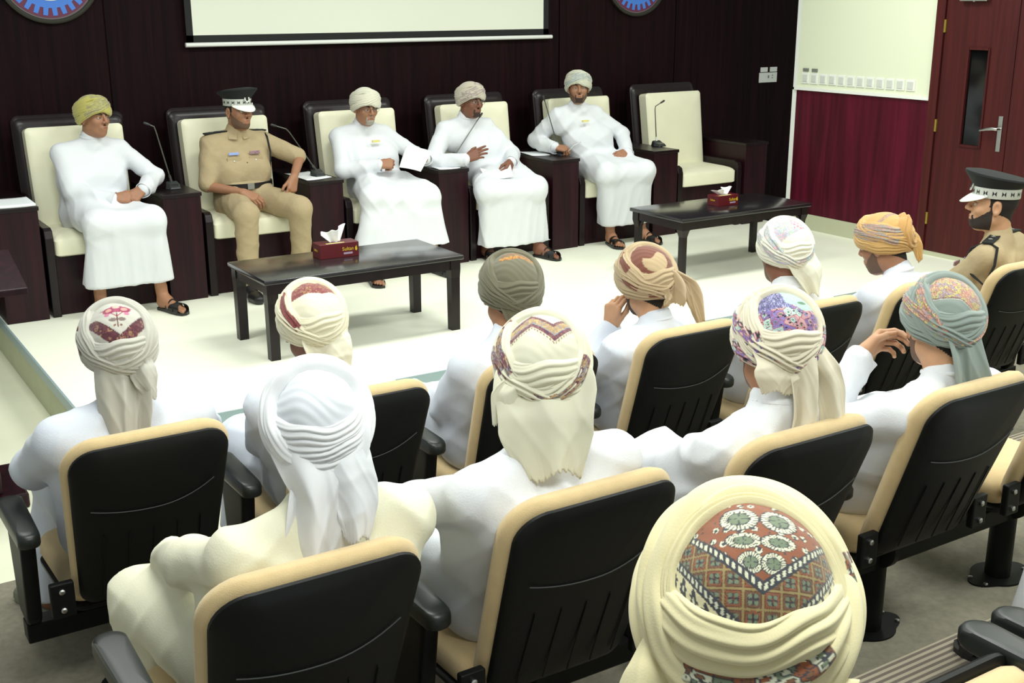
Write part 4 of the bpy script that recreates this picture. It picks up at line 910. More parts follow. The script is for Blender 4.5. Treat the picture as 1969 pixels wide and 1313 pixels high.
        for s in (-1, 1):
            pk = slab('chest_pocket', M_KHAKI, cn+r2*s*0.078+f2*0.007-up*0.045, r2, f2, up, 0.048, 0.006, 0.020)
            MB().lathe([(0.007, -0.003), (0.007, 0.004), (0.003, 0.007)], n=12, M=Matrix([[*[r2[0], up[0], f2[0]], (cn+r2*s*0.078+f2*0.014-up*0.05)[0]], [*[r2[1], up[1], f2[1]], (cn+r2*s*0.078+f2*0.014-up*0.05)[1]], [*[r2[2], up[2], f2[2]], (cn+r2*s*0.078+f2*0.014-up*0.05)[2]], [0, 0, 0, 1]])).build('button', M_SILV, pk, world=True)
        s = -1; A = sh[s]+up*0.075-r2*0.02; MB().tube([A, A+f2*0.075-up*0.04, A+f2*0.115-up*0.14, A+f2*0.125-up*0.24+r2*0.01, cn+r2*0.0+f2*0.02-up*0.13, cn-r2*0.01+f2*0.02-up*0.06], 0.0065, 8).build('lanyard', M_CAPB, t, smooth=True, world=True)
        MB().tube([A-up*0.004, A-f2*0.05-up*0.02-r2*0.02, A-f2*0.055-up*0.10-r2*0.05, A-up*0.20-r2*0.055-f2*0.02, A+f2*0.06-up*0.15-r2*0.04], 0.0065, 8).build('lanyard', M_CAPB, t, smooth=True, world=True)
    # ---- face details
    def hl(nm, VF, m, par=t):
        return link(nm, npmesh(nm, (VF[0]*hs) @ HR.T+H, VF[1]), m, par, True, True)
    if S.get('facing'):
        for s in (-1, 1):
            for rr, off, nm, m in ((0.0118, 0.0, 'eye', M_EYE), (0.0074, 0.0052, 'iris', M_IRIS)):
                c = (HR@np.array([s*0.031, 0.0795+off, 0.004]))*hs+H; b = MB(); Mx = Matrix.Translation(c)
                b.lathe([(rr*math.sin(q), -rr*math.cos(q)) for q in np.linspace(0.05, PI-0.05, 12)], n=16, M=Mx); e_ = b.build(nm, m, t if nm == 'eye' else e_, smooth=True, world=True)
        for s in (-1, 1):
            pts = [HR@np.array(p_)*hs+H for p_ in ((s*0.014, 0.0925, 0.022), (s*0.030, 0.0915, 0.030), (s*0.048, 0.078, 0.024))]; MB().tube(pts, [0.004, 0.0045, 0.002], 8).build('eyebrow', M_HAIR, t, smooth=True, world=True)
            pts = [HR@np.array(p_)*hs+H for p_ in ((s*0.016, 0.0870, 0.009), (s*0.031, 0.0915, 0.0105), (s*0.046, 0.078, 0.007))]; MB().tube(pts, [0.0024, 0.0040, 0.0020], 8).build('eyelid', S.get('skin', M_SKIN), t, smooth=True, world=True)
        pts = [HR@np.array(p_)*hs+H for p_ in ((-0.022, 0.086, -0.061), (-0.008, 0.0945, -0.0585), (0.008, 0.0945, -0.0585), (0.022, 0.086, -0.061))]
        MB().tube(pts, [0.003, 0.006, 0.006, 0.003], 10).build('lips', M_LIP, t, smooth=True, world=True)
    if S.get('beard'): hl('beard', BEARD, S['beard'])
    if S.get('stub'): hl('stubble', STUBBLE, S['stub'])
    if S.get('goatee'): hl('beard', GOATEE, S['goatee'])
    if S.get('moust'): hl('moustache', MOUST, S['moust'])
    if S.get('hair', True): hl('hair', NAPE, S.get('hairm', M_HAIR))
    if S.get('glasses'):
        gl = MB()
        for s in (-1, 1):
            c = np.array([s*0.032, 0.106, 0.004]); pts = [HR@(c+np.array([0.024*math.cos(q), -0.004*abs(math.cos(q)), 0.0155*math.sin(q)]))*hs+H for q in np.linspace(0, 2*PI, 21)]; gl.tube(pts, 0.0013, 6)
            gl.tube([HR@np.array(q)*hs+H for q in ((s*0.056, 0.102, 0.008), (s*0.078, 0.06, 0.010), (s*0.083, -0.005, 0.008))], 0.0014, 6)
        gl.tube([HR@np.array(q)*hs+H for q in ((-0.009, 0.104, 0.008), (0, 0.108, 0.012), (0.009, 0.104, 0.008))], 0.0013, 6); gl.build('glasses', M_GOOSE, t, smooth=True, world=True)
    if S.get('pin'):
        c = nb*0.66+pel*0.34; c = c+f2*0.118+r2*S['pin'][0]+up*S['pin'][1]; V = [c+r2*x*0.028+f2*y*0.010+up*z*0.007 for x in (-1, 1) for y in (-1, 1) for z in (-1, 1)]
        MB().add(V, [(0, 1, 3, 2), (4, 6, 7, 5), (0, 4, 5, 1), (2, 3, 7, 6), (0, 2, 6, 4), (1, 5, 7, 3)]).build('gold_pin', M_GOLD, t, world=True)
    # ---- headwear
    if 'turban' in S:
        V, F, C = turban_mesh(S['turban'], S.get('tq', 1.0)); me = npmesh('turban', (V*hs) @ HR.T+H, F, C); tb = link('turban', me, M_CLOTH, t, True, True)
        for tl in S.get('tails', []):
            pts = []; q0 = tl['path'][0]
            for q in [(q0[0]*0.9, q0[1]+0.035, q0[2]+0.035)]+list(tl['path']):
                pts.append(HR@(np.array(q[:3])*hs)+H)
            V, F, C = tail_mesh(pts, tl['w'], HR@np.array(tl.get('right', (1, 0, 0))), tl.get('folds', 3.0), tl.get('amp', 0.010), tl.get('seed', 1), tl['c'], tl.get('rag', 0.006), skew=tl.get('skew', 0.0), nu=tl.get('nu', 90), nv=tl.get('nv', 44))
            o = link('turban_tail', npmesh('turban_tail', V, F, C), M_CLOTH, tb, True, True); sm = o.modifiers.new('s', 'SOLIDIFY'); sm.thickness = 0.004; sm.offset = 0
    if S.get('cap'): peaked_cap(t, H, HR, hs)
    return t
def peaked_cap(t, H, HR, hs):
    def put(mb, nm, m, par, **k):
        mb.v = [tuple(HR@(np.array(v)*hs)+H) for v in mb.v]; return mb.build(nm, m, par, world=True, **k)
    def ring(rx, ry, z, cy=-0.008, n=64, tf=0.0): return [(rx*math.cos(2*PI*i/n), cy+ry*math.sin(2*PI*i/n), z+tf*math.sin(2*PI*i/n)) for i in range(n)]
    def loft(rs, capt=True):
        n = len(rs[0]); V = [p for q in rs for p in q]; F = []
        for j in range(len(rs)-1):
            for i in range(n): F.append((j*n+i, j*n+(i+1) % n, (j+1)*n+(i+1) % n, (j+1)*n+i))
        if capt: F.append(tuple((len(rs)-1)*n+i for i in range(n)))
        return MB().add(V, F)
    c = put(loft([ring(0.086, 0.103, 0.082), ring(0.094, 0.113, 0.092, tf=0.003), ring(0.118, 0.135, 0.118, -0.004, tf=0.014), ring(0.129, 0.146, 0.132, -0.002, tf=0.018), ring(0.127, 0.144, 0.140, -0.002, tf=0.019), ring(0.09, 0.10, 0.146, -0.002, tf=0.016), ring(0.03, 0.03, 0.148, -0.002, tf=0.006)]), 'cap', M_CAPB, t, smooth=True)
    put(loft([ring(0.0865, 0.1035, 0.038), ring(0.088, 0.105, 0.040), ring(0.0885, 0.1055, 0.084), ring(0.086, 0.103, 0.085)], False), 'cap_band', M_SILV2, c, smooth=True)
    ck = MB()
    for i in range(16):                                       # dark bow-tie checks on the pale band
        q = 2*PI*(i+0.5)/16; V = []
        for da, z in ((-0.085, 0.050), (0.085, 0.074), (0.085, 0.050), (-0.085, 0.074)): V.append((0.0895*math.cos(q+da), -0.008+0.1065*math.sin(q+da), z))
        mid = (0.0895*math.cos(q), -0.008+0.1065*math.sin(q), 0.062); put(MB().add([V[0], V[3], mid, V[1], V[2]], [(0, 1, 2), (3, 4, 2)]), 'band_check', M_CAPB, c)
    V = []; F = []; n = 24; m = 6
    for j in range(m):
        for i in range(n+1):
            q = math.radians(28+124*i/n); k = j/(m-1); e = math.sin(PI*i/n)**0.6; V.append(((0.087+0.012*k)*math.cos(q), -0.008+0.104*math.sin(q)+k*0.052*e, 0.046-0.030*k*e-0.012*k*k*e))
    for j in range(m-1):
        for i in range(n): a = j*(n+1)+i; F.append((a, a+1, a+n+2, a+n+1))
    o = put(MB().add(V, F), 'visor', M_WHITE, c, smooth=True); s = o.modifiers.new('s', 'SOLIDIFY'); s.thickness = 0.004
    Mx = Matrix.Translation((0, 0.100, 0.086)) @ Matrix.Rotation(-PI/2+0.25, 4, 'X')
    b = MB(); b.prism([(0.020*math.cos(q)*(1+0.1*math.sin(6*q)), 0.026*math.sin(q)*(1+0.1*math.sin(6*q))) for q in np.linspace(0, 2*PI, 36, endpoint=False)], 0, 0.006, Mx); b.prism([(0.008, -0.030), (0.0, -0.044), (-0.008, -0.030)], 0, 0.007, Mx); put(b, 'badge', M_SILV, c)
    b = MB(); b.prism([(0.010*math.cos(q), 0.015*math.sin(q)) for q in np.linspace(0, 2*PI, 20, endpoint=False)], 0.006, 0.009, Mx); put(b, 'badge_centre', M_CAPB, c)
    b = MB()
    for s in (-1, 1): b.lathe([(0.008, -0.003), (0.008, 0.004), (0.003, 0.008)], n=14, M=Matrix.Translation((s*0.079, 0.046, 0.046)) @ Matrix.Rotation(s*PI/2, 4, 'Y'))
    put(b, 'cap_button', M_SILV, c)
M_SILV2 = mat('pale_cap_band', (196, 200, 192), 0.6)
M_DKST = mat('dark_short_beard', (48, 38, 34), 0.8, bump=0.3, bscale=600)
M_SKSTUB = mat('shaved_beard_shadow', (104, 78, 62), 0.75, bump=0.2, bscale=600)
# ---------------------------------------------------------------- turban cloths (u right, v towards the brow, both about -1..1 on the crown)
CRM = (232, 228, 204); GRY = (196, 194, 184); OLV = (112, 108, 88); TAN = (186, 164, 130); TEA = (142, 154, 148); YLC = (236, 226, 182); WHT = (238, 240, 244)
def c_grey(u, v):
    c = flat(GRY)(u, v); vee = v+0.30-0.95*np.abs(u-0.05)
    pa = ornate(u, v, 9, [(120, 66, 76), (104, 60, 70), (160, 120, 92), (96, 52, 62)], (80, 44, 52), 3); m = (vee < -0.02) & (vee > -0.42) & (np.abs(u) < 1.15) & (v < 0.25); c = np.where(m[..., None], pa, c)
    c = mix(c, (np.abs(vee+0.02) < 0.012) & (v < 0.25), (70, 40, 46))
    x = u-0.02; y = v-0.18; r = np.hypot(x, y-0.34)
    c = mix(c, ((x/0.20)**2+((y-0.30)/0.16)**2 < 1) & (y > 0.16), (170, 76, 108))
    for s in (-1, 1):
        c = mix(c, ((x-s*0.20)/0.15)**2+((y-0.26)/0.13)**2 < 1, (150, 56, 92)); c = mix(c, ((x-s*0.19)/0.08)**2+((y-0.27)/0.07)**2 < 1, (206, 150, 140))
        c = mix(c, (np.abs(y-0.30-0.2*(s*x-0.3)) < 0.035*(1-(s*x-0.3)/0.16)) & (s*x > 0.28) & (s*x < 0.46), (150, 60, 80))
        c = mix(c, ((x-s*0.24)/0.06)**2+((y-0.10)/0.055)**2 < 1, (200, 120, 150))
        c = mix(c, ((x-s*0.10)/0.10)**2+((y+0.08)/0.055)**2 < 1, (132, 116, 112)); c = mix(c, (np.abs(y-0.02-s*x*0.9) < 0.018) & (s*x > 0) & (s*x < 0.16), (170, 60, 90))
        c = mix(c, np.hypot(x-s*0.07, y+0.24) < 0.03, (130, 96, 70))
    c = mix(c, ((x/0.10)**2+((y-0.40)/0.085)**2 < 1), (192, 178, 164)); c = mix(c, (np.abs(x) < 0.013) & (y < 0.22) & (y > -0.30), (110, 60, 66)); return c
def c_cream2(u, v):
    c = flat((236, 232, 208))(u, v); hb = 0.16+0.30*np.abs(u-0.15)-0.35*np.clip(np.abs(u-0.15)-0.35, 0, 9); m = (v > hb) & (v < hb+0.62-0.2*np.abs(u)) & (np.abs(u) < 0.85)
    pa = ornate(u, v, 12, [(150, 84, 84), (138, 72, 74), (170, 130, 90), (146, 78, 80)], (120, 60, 62), 5, 0.07); return np.where(m[..., None], pa, c)
def c_olive(u, v):
    c = flat(OLV)(u, v); z = 0.28+0.24*np.abs(np.abs(u-0.1)-0.30); m = (v > z) & (v < z+0.20) & (np.abs(u-0.1) < 0.62)
    c = np.where(m[..., None], ornate(u, v, 16, [(178, 118, 46), (150, 96, 50), (196, 140, 60)], (120, 82, 50), 2, 0.06), c); m2 = (v > z+0.26) & (v < z+0.42) & (np.abs(u-0.1) < 0.5); return np.where(m2[..., None], ornate(u, v, 16, [(150, 100, 50), (120, 96, 64)], (110, 84, 56), 2, 0.06), c)
def c_brown(u, v):
    c = flat((124, 76, 62))(u, v); c = mix(c, (np.hypot((u+0.05)/1.0, (v+0.15)/0.9) < 0.42) & (v < 0.05+0.1*np.sin(u*9)), (190, 166, 130)); c = mix(c, (np.abs(np.hypot(u+0.1, v-0.1)-0.78) < 0.10) & (u < 0.1), (192, 170, 136)); return c
PAS = [(206, 190, 206), (176, 196, 178), (216, 168, 180), (190, 200, 214), (214, 206, 180), (180, 176, 206)]
def c_multi(u, v):
    c = flat((232, 230, 212))(u, v); pa = ornate(u, v, 11, PAS, (168, 176, 176), 6, 0.09); m = (v > -0.05+0.5*u) & (u < 0.45); c = np.where(m[..., None], pa, c)
    m2 = (v > 0.10) & (u > -0.05) & (u < 0.45) & (v < 0.9); d = (np.floor(u*11).astype(int)+np.floor(v*11).astype(int)) % 3 == 0; return mix(c, m2 & d, (206, 120, 140))
def c_tan(u, v):
    c = flat((204, 164, 104))(u, v); s = v+0.25*u; m = (np.abs(s+0.12) < 0.09); return np.where(m[..., None], ornate(u, v, 12, [(176, 146, 130), (160, 150, 140), (196, 150, 110)], (150, 120, 100), 3), c)
def c_gold(u, v):
    c = flat((228, 226, 204))(u, v); w = np.abs(u-0.18); z = -0.02+0.95*np.clip(w, 0, 0.42)-0.55*np.clip(w-0.42, 0, 9)+0.0*u
    t = v-z; m = (t > 0) & (t < 0.44) & (u > -0.95) & (u < 0.80)
    pa = ornate(u, v, 20, [(196, 166, 122), (178, 150, 112), (206, 178, 120), (150, 140, 140)], (170, 140, 104), 4, 0.06); pb = ornate(u, v, 22, [(126, 76, 92), (110, 70, 84), (150, 110, 100)], (96, 60, 76), 2, 0.06)
    c = np.where(m[..., None], np.where(((t < 0.12) | (t > 0.34))[..., None], pb, pa), c); c = mix(c, m & (np.abs(t-0.13) < 0.012), (150, 160, 174))
    q = (w*1.38*13) % 1; c = mix(c, (t < -0.015) & (t > -0.075) & (np.hypot(q-0.5, (t+0.045)*12) < 0.34) & (u > -0.95) & (u < 0.8), (160, 138, 100)); return c
def c_purple(u, v):
    pal = [(146, 130, 190), (176, 208, 202), (208, 166, 166), (132, 116, 180), (190, 216, 208), (200, 156, 160)]; c = ornate(u, v, 4.4, pal, (168, 84, 92), 8, 0.05); d, e, i = cells(u, v, 4.4, 8); rr = (d*7.0) % 1
    c = mix(c, (d > 0.12) & (d < 0.55) & (rr < 0.22) & (i < 0.7), (128, 96, 130)); c = mix(c, (d < 0.10), (90, 120, 96))
    d2, e2, i2 = cells(u*1.0+v*0.5, v*1.9-u*0.6, 7.0, 12); c = mix(c, (d2 < 0.22) & (i2 > 0.55), (34, 36, 46)); m = (v > 0.18+0.45*np.abs(u-0.30)) & (u > -0.12); g = flat((180, 214, 200))(u, v); d3, e3, i3 = cells(u, v, 15, 9); g = mix(g, (d3 < 0.16), (140, 176, 158))
    g = mix(g, (np.hypot((u-0.28)*1.3, (v-0.42)*3.0-0.8*(u-0.28)) < 0.16), (96, 136, 110)); m2 = (v > 0.22) & (u < -0.02); h = ornate(u, v, 13, [(130, 124, 176), (178, 182, 214), (150, 144, 196)], (70, 70, 100), 4, 0.12); c = np.where(m2[..., None], h, c); return np.where(m[..., None], g, c)
def c_teal(u, v):
    c = flat(TEA)(u, v); w = np.abs(u-0.25); z = -0.42+1.05*np.clip(w, 0, 0.38)+0.28*np.clip(w-0.38, 0, 9); t = v-z
    pa = ornate(u, v, 8.5, [(206, 150, 132), (198, 190, 120), (160, 152, 164), (212, 162, 140), (190, 184, 124)], (150, 110, 100), 7, 0.10); pb = ornate(u, v, 20, [(206, 196, 130), (206, 150, 132), (150, 150, 160)], (140, 116, 104), 3, 0.08); d, e, i = cells(u, v, 8.5, 7)
    pa = np.where((d < 0.22)[..., None], pb, pa); c = np.where((t > 0.0)[..., None], pa, c); c = mix(c, (np.abs(t) < 0.014), (120, 90, 90)); q = (w*30) % 1; return mix(c, (t < -0.015) & (t > -0.045) & (np.abs(q-0.5) < 0.28), (210, 204, 190))
def c_big(u, v):
    base = np.array((236, 228, 186.)); rust = np.array((146, 92, 68.)); brn = np.array((124, 90, 70.)); grn = np.array((122, 136, 112.)); dk = np.array((70, 72, 78.)); wh = np.array((222, 222, 196.)); ol = np.array((160, 144, 98.))
    u = u-0.08; w = np.abs(u); c = np.zeros(u.shape+(3,))+base
    t1 = v+0.50-0.90*w; t2 = v-0.0-0.76*w                     # outer and inner V borders
    k = 6.2; a = (u*1.02+v)*k*0.5; b = (v-u*1.02)*k*0.5; a = u*k; b = (v+0.50)*k*1.0; ia = np.floor(a); ib = np.floor(b); fa = a-ia-0.5; fb = b-ib-0.5
    lat = np.zeros(c.shape)+brn; lat = np.where((((ia+ib) % 2) == 0)[..., None], rust, lat)
    for sx, sy in ((-1, -1), (1, -1), (1, 1), (-1, 1)):
        m = ((fa-sx*0.16+ (fb-sy*0.16)*sx*sy*0.0)**2+(fb-sy*0.16)**2 < 0.0135); lat = mix(lat, ((fa-sx*0.16)**2+(fb-sy*0.16)**2 < 0.019), dk); lat = mix(lat, m, grn)
    lat = mix(lat, (np.abs(fa) < 0.03) & (np.abs(fb) < 0.30) | (np.abs(fb) < 0.03) & (np.abs(fa) < 0.30), dk*0.9); lat = mix(lat, (np.abs(np.abs(fa)-0.5) < 0.055) | (np.abs(np.abs(fb)-0.5) < 0.055), ol); lat = mix(lat, (np.abs(np.maximum(np.abs(fa), np.abs(fb))-0.40) < 0.02), brn*0.75)
    inn = np.zeros(c.shape)+rust; d, e, i = cells(u, v, 8.0, 4); inn = mix(inn, (d < 0.30) & (i > 0.4), dk); ang = (np.sin(u*70)*np.cos(v*70)); inn = mix(inn, (d < 0.26) & (i > 0.4) & (ang > -0.25), wh); inn = mix(inn, (d < 0.09), dk)
    for (cx, cy, rx, ry) in ((-0.20, 0.72, 0.185, 0.155), (0.20, 0.72, 0.185, 0.155), (-0.16, 0.44, 0.16, 0.085), (0.16, 0.44, 0.16, 0.085), (-0.10, 0.22, 0.11, 0.10), (0.10, 0.22, 0.11, 0.10)):
        r = np.sqrt(((u-cx)/rx)**2+((v-cy)/ry)**2); an = np.arctan2((v-cy)/ry, (u-cx)/rx); inn = mix(inn, r < 1.08, dk); inn = mix(inn, (r < 1.0) & (r > 0.62) & (np.abs(((an/(2*PI)*26) % 1)-0.5) < 0.36), wh); inn = mix(inn, r < 0.60, dk); inn = mix(inn, (r < 0.54) & (np.abs(np.sin(2*an)) > 0.22), grn)
    c = np.where(((t1 > 0) & (v < 0.95))[..., None], lat, c); c = np.where((t2 > 0)[..., None], inn, c)
    for t, s in ((t1, 1.42), (t2, 1.32)):
        c = mix(c, np.abs(t) < 0.058, dk); q = (w*s*14) % 1; c = mix(c, (np.abs(t) < 0.028) & (np.abs(q-0.5) < 0.27), wh)
    q = ((w*1.43*5.2) % 1)-0.5; tt = (t1+0.17)/0.13; r = np.hypot(q*1.15, tt*0.55); an = np.arctan2(q, tt); pet = r < 0.36+0.09*np.cos(5*an); c = mix(c, pet & (t1 < -0.06) & (w < 1.0), dk); c = mix(c, (np.hypot(q*1.1-0.13, tt*0.5+0.08) < 0.10) | (np.hypot(q*1.1+0.10, tt*0.5+0.10) < 0.09), wh*1.0) if False else c
    c = mix(c, (r < 0.13) & (t1 < -0.06) & (w < 1.0), wh); return c
def band(base, pat=None, lo=-0.4, hi=0.4, ranges=(), sc=(8, 2.2)):
    """plain band; pattern strip between lo..hi across it, along the given angle ranges (units of pi, 0.5 = brow, 1.5 = back)"""
    def f(t, s):
        c = flat(base)(t, s)
        if pat is not None:
            m = np.zeros(t.shape, bool)
            for a, b in ranges: m |= (t > a) & (t < b)
            m &= (s > lo+0.10*np.sin(t*9)) & (s < hi+0.10*np.sin(t*7+1)); c = np.where(m[..., None], pat(t*sc[0], s*sc[1]), c)
        return c
    return f
def O(pal, line, sc=2.6, seed=1, lw=0.09): return lambda u, v: ornate(u, v, sc, pal, line, seed, lw)
P_GOLD = O([(196, 166, 122), (126, 76, 92), (150, 150, 156), (178, 150, 112)], (104, 70, 84), 3.2)
P_PURP = O([(176, 206, 200), (132, 116, 176), (212, 170, 170), (60, 64, 70)], (150, 80, 90), 1.5)
P_TEAL = O([(206, 150, 132), (198, 190, 120), (160, 152, 164), (212, 162, 140)], (140, 104, 96), 1.8)
P_BIG = O([(158, 96, 66), (122, 136, 112), (222, 222, 196), (136, 96, 72)], (70, 72, 78), 2.4)
P_PAST = O(PAS, (160, 172, 176), 3.0)
def wraps(b, pat=None, rg=None, tilt=48, th=0.014, sd=1, extra=(), loose=1.0):
    """the usual set of wraps: brow band, two crossing rings round the crown and a broad band over the nape"""
    rg = rg or [[], [(0.7, 1.3)], [(1.25, 1.8)], [(1.1, 1.5)]]; B = [band(b, pat, -0.55, 0.55, rg[i]) for i in range(4)]
    return [(12, 0, 82, 17, 0.004, th*0.9, 4, 0.5, B[0]), (22, -15, 91, 17, 0.004, th*1.15*loose, 5, 0.9, B[3]), (26, 16, 92, 13, 0.007, th*1.2*loose, 4, -0.7, B[0]), (tilt-8, 11, 73, 15, 0.006, th*1.1*loose, 4, -0.8, B[1]), (tilt, -10, 65, 13, 0.008, th*loose, 3, 0.7, B[2])]+list(extra)
RT = (0.094, 0.112, 0.106)
def stage_turban(base, pat=None, rg=None, crown=None, tilt=30, **k):
    return dict(R=RT, tilt=tilt, cover=100, crown=crown or flat(base), bands=wraps(base, pat, rg, tilt=tilt, th=0.013, **k))
U = np.array([0, 0, 1.0])
# ---- panel on the stage
person(dict(label='man in white robe and yellow-green turban, hands clasped, leftmost on stage', floor=0, pel=(1.36, 1.31), seat=0.50, head=(1.422, 1.33, 1.195), face=184, hrot=(207, 2, 0), seed=11, facing=True, moust=M_STUB, skin=M_SKIN,
            kneeR=(1.27, 0.90, 0.58), kneeL=(1.60, 0.88, 0.57), ankR=(1.27, 0.98, 0.09), ankL=(1.63, 0.90, 0.09), footL=(0.35, -0.9, 0), footR=(-0.2, -1, 0), hem=0.19,
            L=dict(w=(1.62, 1.07, 0.755), d=(-0.72, -0.25, -0.42), b=(0.1, -0.75, 0.65), pose='relaxed', hint=(1.0, 0.2, -0.5)), R=dict(w=(1.42, 1.05, 0.715), d=(0.98, -0.15, 0.0), b=(0, -0.8, 0.6), pose='relaxed', hint=(-0.8, 0.1, -0.6)),
            turban=stage_turban((194, 186, 104), O([(180, 176, 118), (160, 154, 122), (170, 170, 146), (196, 188, 108)], (160, 150, 100), 2.2), [[(0.1, 0.95)], [(0.2, 0.9)], [(0.3, 0.9)], []], O([(190, 182, 98), (180, 174, 110)], (160, 154, 90), 6)), hair=False))
person(dict(label='uniformed officer in khaki shirt and black peaked cap seated on the stage', floor=0, pel=(2.36, 1.32), seat=0.50, head=(2.366, 1.32, 1.185), face=183, hrot=(196, 0, 0), seed=12, facing=True, uniform=True, shoes=True, cap=True, stub=M_SKSTUB, moust=M_STUB, skin=M_SKIN,
            kneeR=(2.22, 0.90, 0.56), kneeL=(2.60, 0.90, 0.56), ankR=(2.22, 0.92, 0.10), ankL=(2.62, 0.98, 0.10), footR=(-0.1, -1, 0),
            R=dict(w=(2.27, 1.09, 0.675), d=(0.75, -0.45, -0.40), b=(-0.1, -0.5, 0.85), pose='relaxed', hint=(-0.7, 0.3, -0.6)), L=dict(w=(2.63, 1.05, 0.755), d=(-0.35, -0.30, -0.85), b=(0.35, -0.85, 0.1), pose='relaxed', hint=(1, 0.1, -0.1))))
person(dict(label='man in white robe and white turban reading a sheet of paper, third on the stage', floor=0, pel=(3.37, 1.31), seat=0.50, head=(3.306, 1.31, 1.165), face=178, hrot=(180, 10, 0), seed=13, facing=True, goatee=M_GREYH, moust=M_GREYH, glasses=True, pin=(-0.02, 0.05), hemw=0.06,
            kneeR=(3.13, 0.90, 0.58), kneeL=(3.56, 0.88, 0.55), ankR=(3.10, 0.88, 0.09), ankL=(3.60, 0.88, 0.09), hem=0.22,
            R=dict(w=(3.27, 1.07, 0.785), d=(1, -0.15, 0.02), b=(0.0, -0.8, 0.6), pose='pinch', hint=(-0.8, 0, -0.7)), L=dict(w=(3.66, 1.09, 0.80), d=(-0.55, -0.6, 0.2), b=(0.5, -0.6, 0.5), pose='pinch', hint=(0.9, 0.3, -0.6)), turban=stage_turban((226, 224, 204)), hair=False))
person(dict(label='man in white robe and glasses raising one hand, fourth on the stage', floor=0, pel=(4.375, 1.31), seat=0.50, head=(4.155, 1.27, 1.175), face=180, hrot=(188, 6, 0), seed=14, facing=True, goatee=M_STUB, moust=M_HAIR, glasses=True, skin=M_SKIND, hemw=0.08,
            kneeR=(4.05, 0.88, 0.55), kneeL=(4.47, 0.86, 0.53), ankR=(4.18, 1.12, 0.09), ankL=(4.53, 0.93, 0.09), footL=(0.25, -1, 0), hem=0.12, hemf=0.09,
            R=dict(w=(3.97, 1.05, 0.775), d=(0.88, -0.25, 0.32), b=(-0.25, -0.85, 0.4), pose='open', hint=(-0.8, 0.1, -0.7)), L=dict(w=(4.36, 1.03, 0.735), d=(-0.60, -0.45, -0.60), b=(0.55, -0.75, 0.3), pose='grip', hint=(0.9, 0.3, -0.5)),
            turban=stage_turban((206, 198, 180), O([(176, 160, 156), (206, 200, 184), (190, 176, 166)], (150, 136, 130), 1.6), [[(0.0, 0.9)], [(0.1, 0.5)], [(0.4, 1.0)], []]), hair=True))
person(dict(label='man in white robe and pale turban writing with a pen, fifth on the stage', floor=0, pel=(5.36, 1.31), seat=0.50, head=(5.172, 1.31, 1.225), face=176, hrot=(150, 0, 0), seed=15, facing=True, goatee=M_STUB, stub=M_SKSTUB, moust=M_STUB, skin=M_SKIN, pin=(0.06, 0.06), hemw=0.0,
            kneeR=(5.16, 0.90, 0.58), kneeL=(5.53, 0.89, 0.57), ankR=(5.28, 1.0, 0.09), ankL=(5.58, 0.98, 0.09), hem=0.16,
            R=dict(w=(4.93, 1.30, 0.775), d=(0.75, -0.6, -0.18), b=(-0.1, -0.5, 0.85), pose='pinch', hint=(-0.4, 0.4, -0.9)), L=dict(w=(5.50, 1.08, 0.725), d=(-0.85, -0.35, -0.25), b=(0.1, -0.65, 0.75), pose='relaxed', hint=(1, 0.2, -0.4)),
            turban=stage_turban((212, 212, 192), O([(170, 180, 178), (200, 204, 192)], (176, 184, 180), 1.3), [[(0.1, 0.9)], [(0.3, 0.8)], [], []]), hair=True))
# ---- audience, front row
tl = lambda w, y0=-0.125, L=0.26, **k: dict(dict(path=[(0, -0.112, 0.0), (0, -0.126, -0.05), (0, y0-0.01, -0.14), (0, y0-0.035, -L)], w=w), **k)
person(dict(label='man in grey turban with pink flower motif, leftmost in the front row', floor=F1, pel=(0.43, -2.84), hs=1.05, seat=0.46, head=(0.436, -2.93, 0.888), hrot=(-12, 2, 0), seed=21, sw=0.195, girth=1.02, robe=M_ROBE2, sandal=M_GREYL, skin=M_SKIND,
            kneeL=(0.30, -2.41, 0.33), ankL=(0.27, -2.30, F1+0.09), kneeR=(0.60, -2.41, 0.33), ankR=(0.48, -2.46, F1+0.09), footL=(-0.35, 0.9, 0), hem=0.16,
            sleeve=0.070, L=dict(w=(0.30, -2.54, 0.45), d=(0.6, 0.75, -0.2), b=(0, 0, 1), hint=(-1, -0.3, -0.45)), R=dict(w=(0.58, -2.56, 0.45), d=(-0.5, 0.8, -0.2), b=(0, 0, 1), hint=(1, -0.2, -0.1)),
            turban=dict(R=RT, tilt=50, cover=96, crown=c_grey, cw=0.5, bands=wraps(GRY, O([(120, 66, 76), (104, 60, 70), (170, 130, 92)], (80, 44, 52), 2.6), [[], [], [(0.88, 1.15)], []], tilt=50)), tq=1.4,
            tails=[dict(path=[(0.0, -0.092, 0.015), (0.0, -0.122, -0.07), (0.0, -0.135, -0.15), (0.0, -0.150, -0.25)], w=[0.15, 0.15, 0.15, 0.15, 0.11], c=flat(GRY), folds=2.6, amp=0.014, seed=3, rag=0.01), dict(path=[(0.055, -0.112, -0.03), (0.06, -0.122, -0.08), (0.07, -0.12, -0.115)], w=[0.06, 0.08, 0.03], c=flat(GRY), folds=1.5, amp=0.006, seed=5)]))
